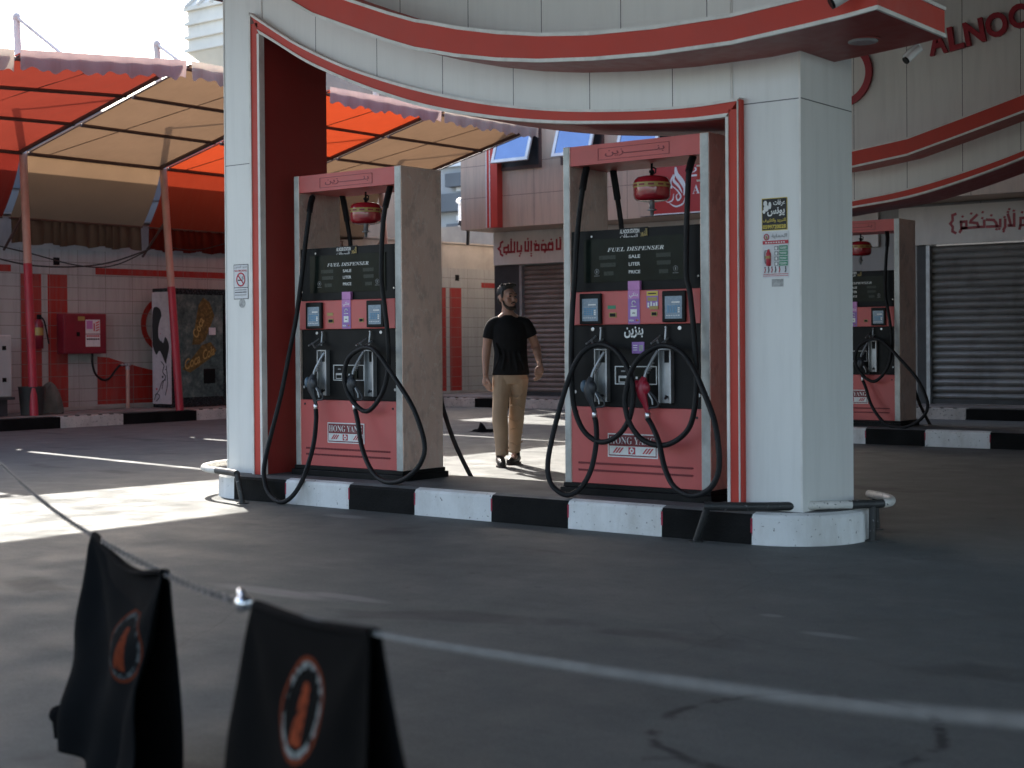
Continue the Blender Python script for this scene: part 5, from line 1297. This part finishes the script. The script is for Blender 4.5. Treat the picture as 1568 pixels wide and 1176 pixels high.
# t-shirt
m = MB()
body_loft(m, [(.029, .0, .885, .186, .125), (.029, 0, .90, .186, .125), (.028, 0, 1.0, .172, .12), (.028, 0, 1.12, .164, .118), (.022, 0, 1.23, .170, .122), (.018, .003, 1.34, .176, .120), (.018, .008, 1.40, .168, .102), (.014, .012, 1.435, .135, .085), (.008, .014, 1.462, .090, .072), (.006, .014, 1.476, .076, .068)], 'tshirt')
m.tube(smooth_path([(-.06, .012, 1.405), (-.130, .011, 1.385), (-.166, .013, 1.325), (-.184, .018, 1.245)], 4), [.062, .064, .066, .067, .068, .068, .068, .068, .068, .067, .066, .066, .066], 'tshirt', 18)
m.tube(smooth_path([(.08, .012, 1.405), (.160, .011, 1.388), (.204, .016, 1.335), (.236, .030, 1.268)], 4), [.062, .064, .066, .067, .068, .068, .067, .066, .066, .065, .064, .064, .064], 'tshirt', 18)
for k in range(5): m.tube(smooth_path([(-.12+.06*k, -.10+.01*abs(k-2), 1.20-.02*k), (-.08+.05*k, -.118, 1.08), (-.13+.075*k, -.115, .93)], 4), .011, 'tshirt', 6)
remesh(m, 'tshirt', .008, 5, man)
# trousers
m = MB()
body_loft(m, [(.028, .0, .80, .162, .108), (.028, 0, .88, .166, .112), (.028, 0, .94, .158, .106)], 'trousers')
def leg(path, rad):
    m.tube(smooth_path(path, 5), rad, 'trousers', 16)
leg([(-.052, 0, .86), (-.068, -.06, .66), (-.079, -.11, .49), (-.069, -.13, .30), (-.060, -.155, .105)], [.100, .098, .095, .091, .087, .083, .080, .078, .077, .076, .075, .078, .077, .075, .073, .070, .067, .065, .063, .062, .064])
leg([(.106, 0, .86), (.098, .02, .66), (.085, .02, .50), (.070, .085, .31), (.058, .155, .125)], [.100, .098, .095, .091, .087, .083, .080, .078, .077, .076, .075, .078, .076, .074, .071, .068, .065, .063, .061, .060, .062])
for s_, xx in ((-1, -.055), (1, .085)):
    for k in range(6):
        z = .80-.115*k
        m.tube(smooth_path([(xx-.07, -.055, z+.01), (xx, -.088+.01*(k % 2), z-.025*(1 if k % 2 else -1)), (xx+.06, -.06, z+.02*(1 if k % 2 else -1))], 4), .008, 'trousers', 6)
for xx, yo in ((-.060, -.15), (.058, .145)):
    for z in (.135, .175): m.tube([(xx+.058*cos(2*pi*k/14), yo+.058*sin(2*pi*k/14), z+.006*sin(k*2.1)) for k in range(14)], .010, 'trousers', 6, closed=True)
remesh(m, 'trousers', .007, 4, man)
for (x, y, ang), nm in (((-.078, -.165, .10), 'l'), ((.068, .145, -.36), 'r')):
    M_ = Matrix.Rotation(ang, 3, 'Z')
    def sp_(a, b, c): return Vector((x, y, 0))+M_ @ Vector((a, b, c))
    m = MB()
    m.tube([sp_(0, .06, .05), sp_(0, .0, .062), sp_(0, -.07, .05), sp_(0, -.14, .038), sp_(0, -.185, .03)], [.040, .047, .046, .042, .025], 'shoe', 14)
    m.tube([sp_(0, .02, .05), sp_(0, .025, .115)], [.044, .040], 'shoe', 12)
    so_ = remesh(m, 'shoe', .006, 3, man)
    m = MB(); m.prism([tuple(sp_(a, b, 0)[:2]) for a, b in ((-.03, .09), (.03, .09), (.044, .0), (.05, -.10), (.03, -.18), (0, -.20), (-.03, -.18), (-.05, -.10), (-.044, .0))], 0, .02, 'shoe_sole', axes='xy'); m.build('sole', so_, bevel=.004)

# ---- black banners hanging on a chain and rope close to the viewer
ROPE = [(-7.6, 4.45, .90), (-6.627, 4.062, .80), (-5.665, 3.657, .693), (-4.44, 3.044, .650), (-3.651, 2.67, .634), (-2.859, 2.298, .642), (-2.459, 2.099, .664), (-2.196, 1.991, .679), (-1.625, 1.724, .734), (-1.201, 1.531, .784), (-.875, 1.373, .828), (-.58, 1.241, .868), (-.39, 1.148, .901), (-.255, 1.05, .931), (-.05, .94, .985)]
P = smooth_path(ROPE, 12)
m = MB(); acc = 0.0; last = None; flip = False
end_chain = Vector((-2.31, 2.04, .674))
for a, b in zip(P, P[1:]):
    seg_ = (b-a).length; d = (b-a).normalized(); s = 0.0
    while acc+seg_-s >= .027:
        s += .027-acc; acc = 0.0; c = a+d*s
        if c.x > end_chain.x: break
        side = d.cross(Vector((0, 0, 1))).normalized() if flip else d.cross(Vector((0, 0, 1))).normalized().cross(d)
        m.tube([c+d*.0175*cos(2*pi*k/10)+side*.0075*sin(2*pi*k/10) for k in range(10)], .0026, 'chain_steel', 5, closed=True); flip = not flip
    acc += seg_-s
tag(m.build('chain'), 'dark steel link chain running from the far left to the black banners', 'chain')
m = MB(); m.tube([p for p in P if p.x > -2.28], .0037, 'rope_white', 8); tag(m.build('rope'), 'white rope stretched across the foreground right of the black banners', 'rope')
m = MB(); c = Vector((-2.29, 2.03, .676)); m.tube([c+Vector((.85, -.42, 0)).normalized()*.018*cos(2*pi*k/20)+Vector((0, 0, 1))*.018*sin(2*pi*k/20) for k in range(20)], .008, 'ring_chrome', 8, closed=True)
m.ball(c+Vector((.02, -.01, -.002)), .018, .018, .018, 'ring_chrome', 12, 8); tag(m.build('ring'), 'shiny ring joining the chain and the white rope beside the nearer banner', 'ring')
def banner(name, label, A, Bp, bl, br, clothm, seed, amp, slump, knot=False, bk=.05):
    """limp cloth folded over the line: pinned corners, a slumped top edge, creases running down from the pins"""
    A, Bp, bl, br = (Vector(q) for q in (A, Bp, bl, br)); ab = (Bp-A).normalized(); nn = ab.cross(Vector((0, 0, 1))).normalized()
    if nn.y > 0: nn = -nn
    rr = random.Random(seed); p1, p2, p3 = rr.uniform(0, 6), rr.uniform(0, 6), rr.uniform(0, 6)
    def crease(u, v):
        a = math.atan2(v+.03, u+.02); c = math.atan2(v+.03, 1.02-u)
        return amp*(sin(9*a+p1)*min(1, 2.2*v)*(1-u)+sin(8*c+p2)*min(1, 2.2*v)*u+.55*sin(21*u+p3+3*v)*v*v+.35*sin(13*v+5*u+p1)*v)
    def front(u, v):
        top = A.lerp(Bp, u); bot = bl.lerp(br, u); w_ = v+.02*sin(7*u+p2)*v
        p = top.lerp(bot, w_)-Vector((0, 0, slump*sin(pi*u)**1.3*(1-v)**1.5))
        pinch = -.10*sin(2*pi*u)*sin(pi*min(1, v*1.1))*.25
        return p+nn*(.010+.03*v+crease(u, v)-slump*.8*sin(pi*u)*(1-v)**2)+ab*pinch*.2
    def back(u, v):
        top = A.lerp(Bp, u); bot = bl.lerp(br, u); p = top.lerp(bot, v*.93)-Vector((0, 0, slump*.6*sin(pi*u)*(1-v)**2))
        return p-nn*(.010+.05*v+amp*1.3*sin(11*u+p2+2*v)*v)+ab*(bk*v)
    t = thing(name, label, 'banner', A.lerp(Bp, .5), 'black banners on the chain')
    m = MB(); m.grid(front, 60, 44, clothm); m.build('front_cloth', t, True, solid=.002)
    m = MB(); m.grid(back, 40, 24, 'rag'); m.build('back_cloth', t, True, solid=.002)
    m = MB(); m.grid(lambda u, v: A.lerp(Bp, u)+nn*.011*cos(pi*v)+Vector((0, 0, .011*sin(pi*v)-.002-slump*.8*sin(pi*u)**1.3)), 30, 6, 'rag'); m.build('fold', t, True, solid=.002)
    if knot:
        m = MB(); k_ = bl.lerp(A, .10); m.ball(k_+Vector((-.035, -.01, .0)), .035, .03, .028, 'rag', 12, 8); m.tube([k_, k_+Vector((-.05, -.01, -.03)), k_+Vector((-.04, -.01, -.07))], .014, 'rag', 6); m.build('knot', t, True)
banner('banner', 'nearer black banner with a pale oval badge hanging over the rope', (-2.205, 1.995, .681), (-1.625, 1.724, .734), (-2.225, 1.94, .20), (-1.585, 1.70, .26), 'flag_cloth_near', 4, .010, .012)
banner('banner', 'farther black banner drooping from the chain, its badge dull and creased', (-3.655, 2.672, .640), (-2.862, 2.297, .646), (-3.70, 2.60, .05), (-2.93, 2.29, .03), 'flag_cloth_far', 9, .030, .06, True, .012)
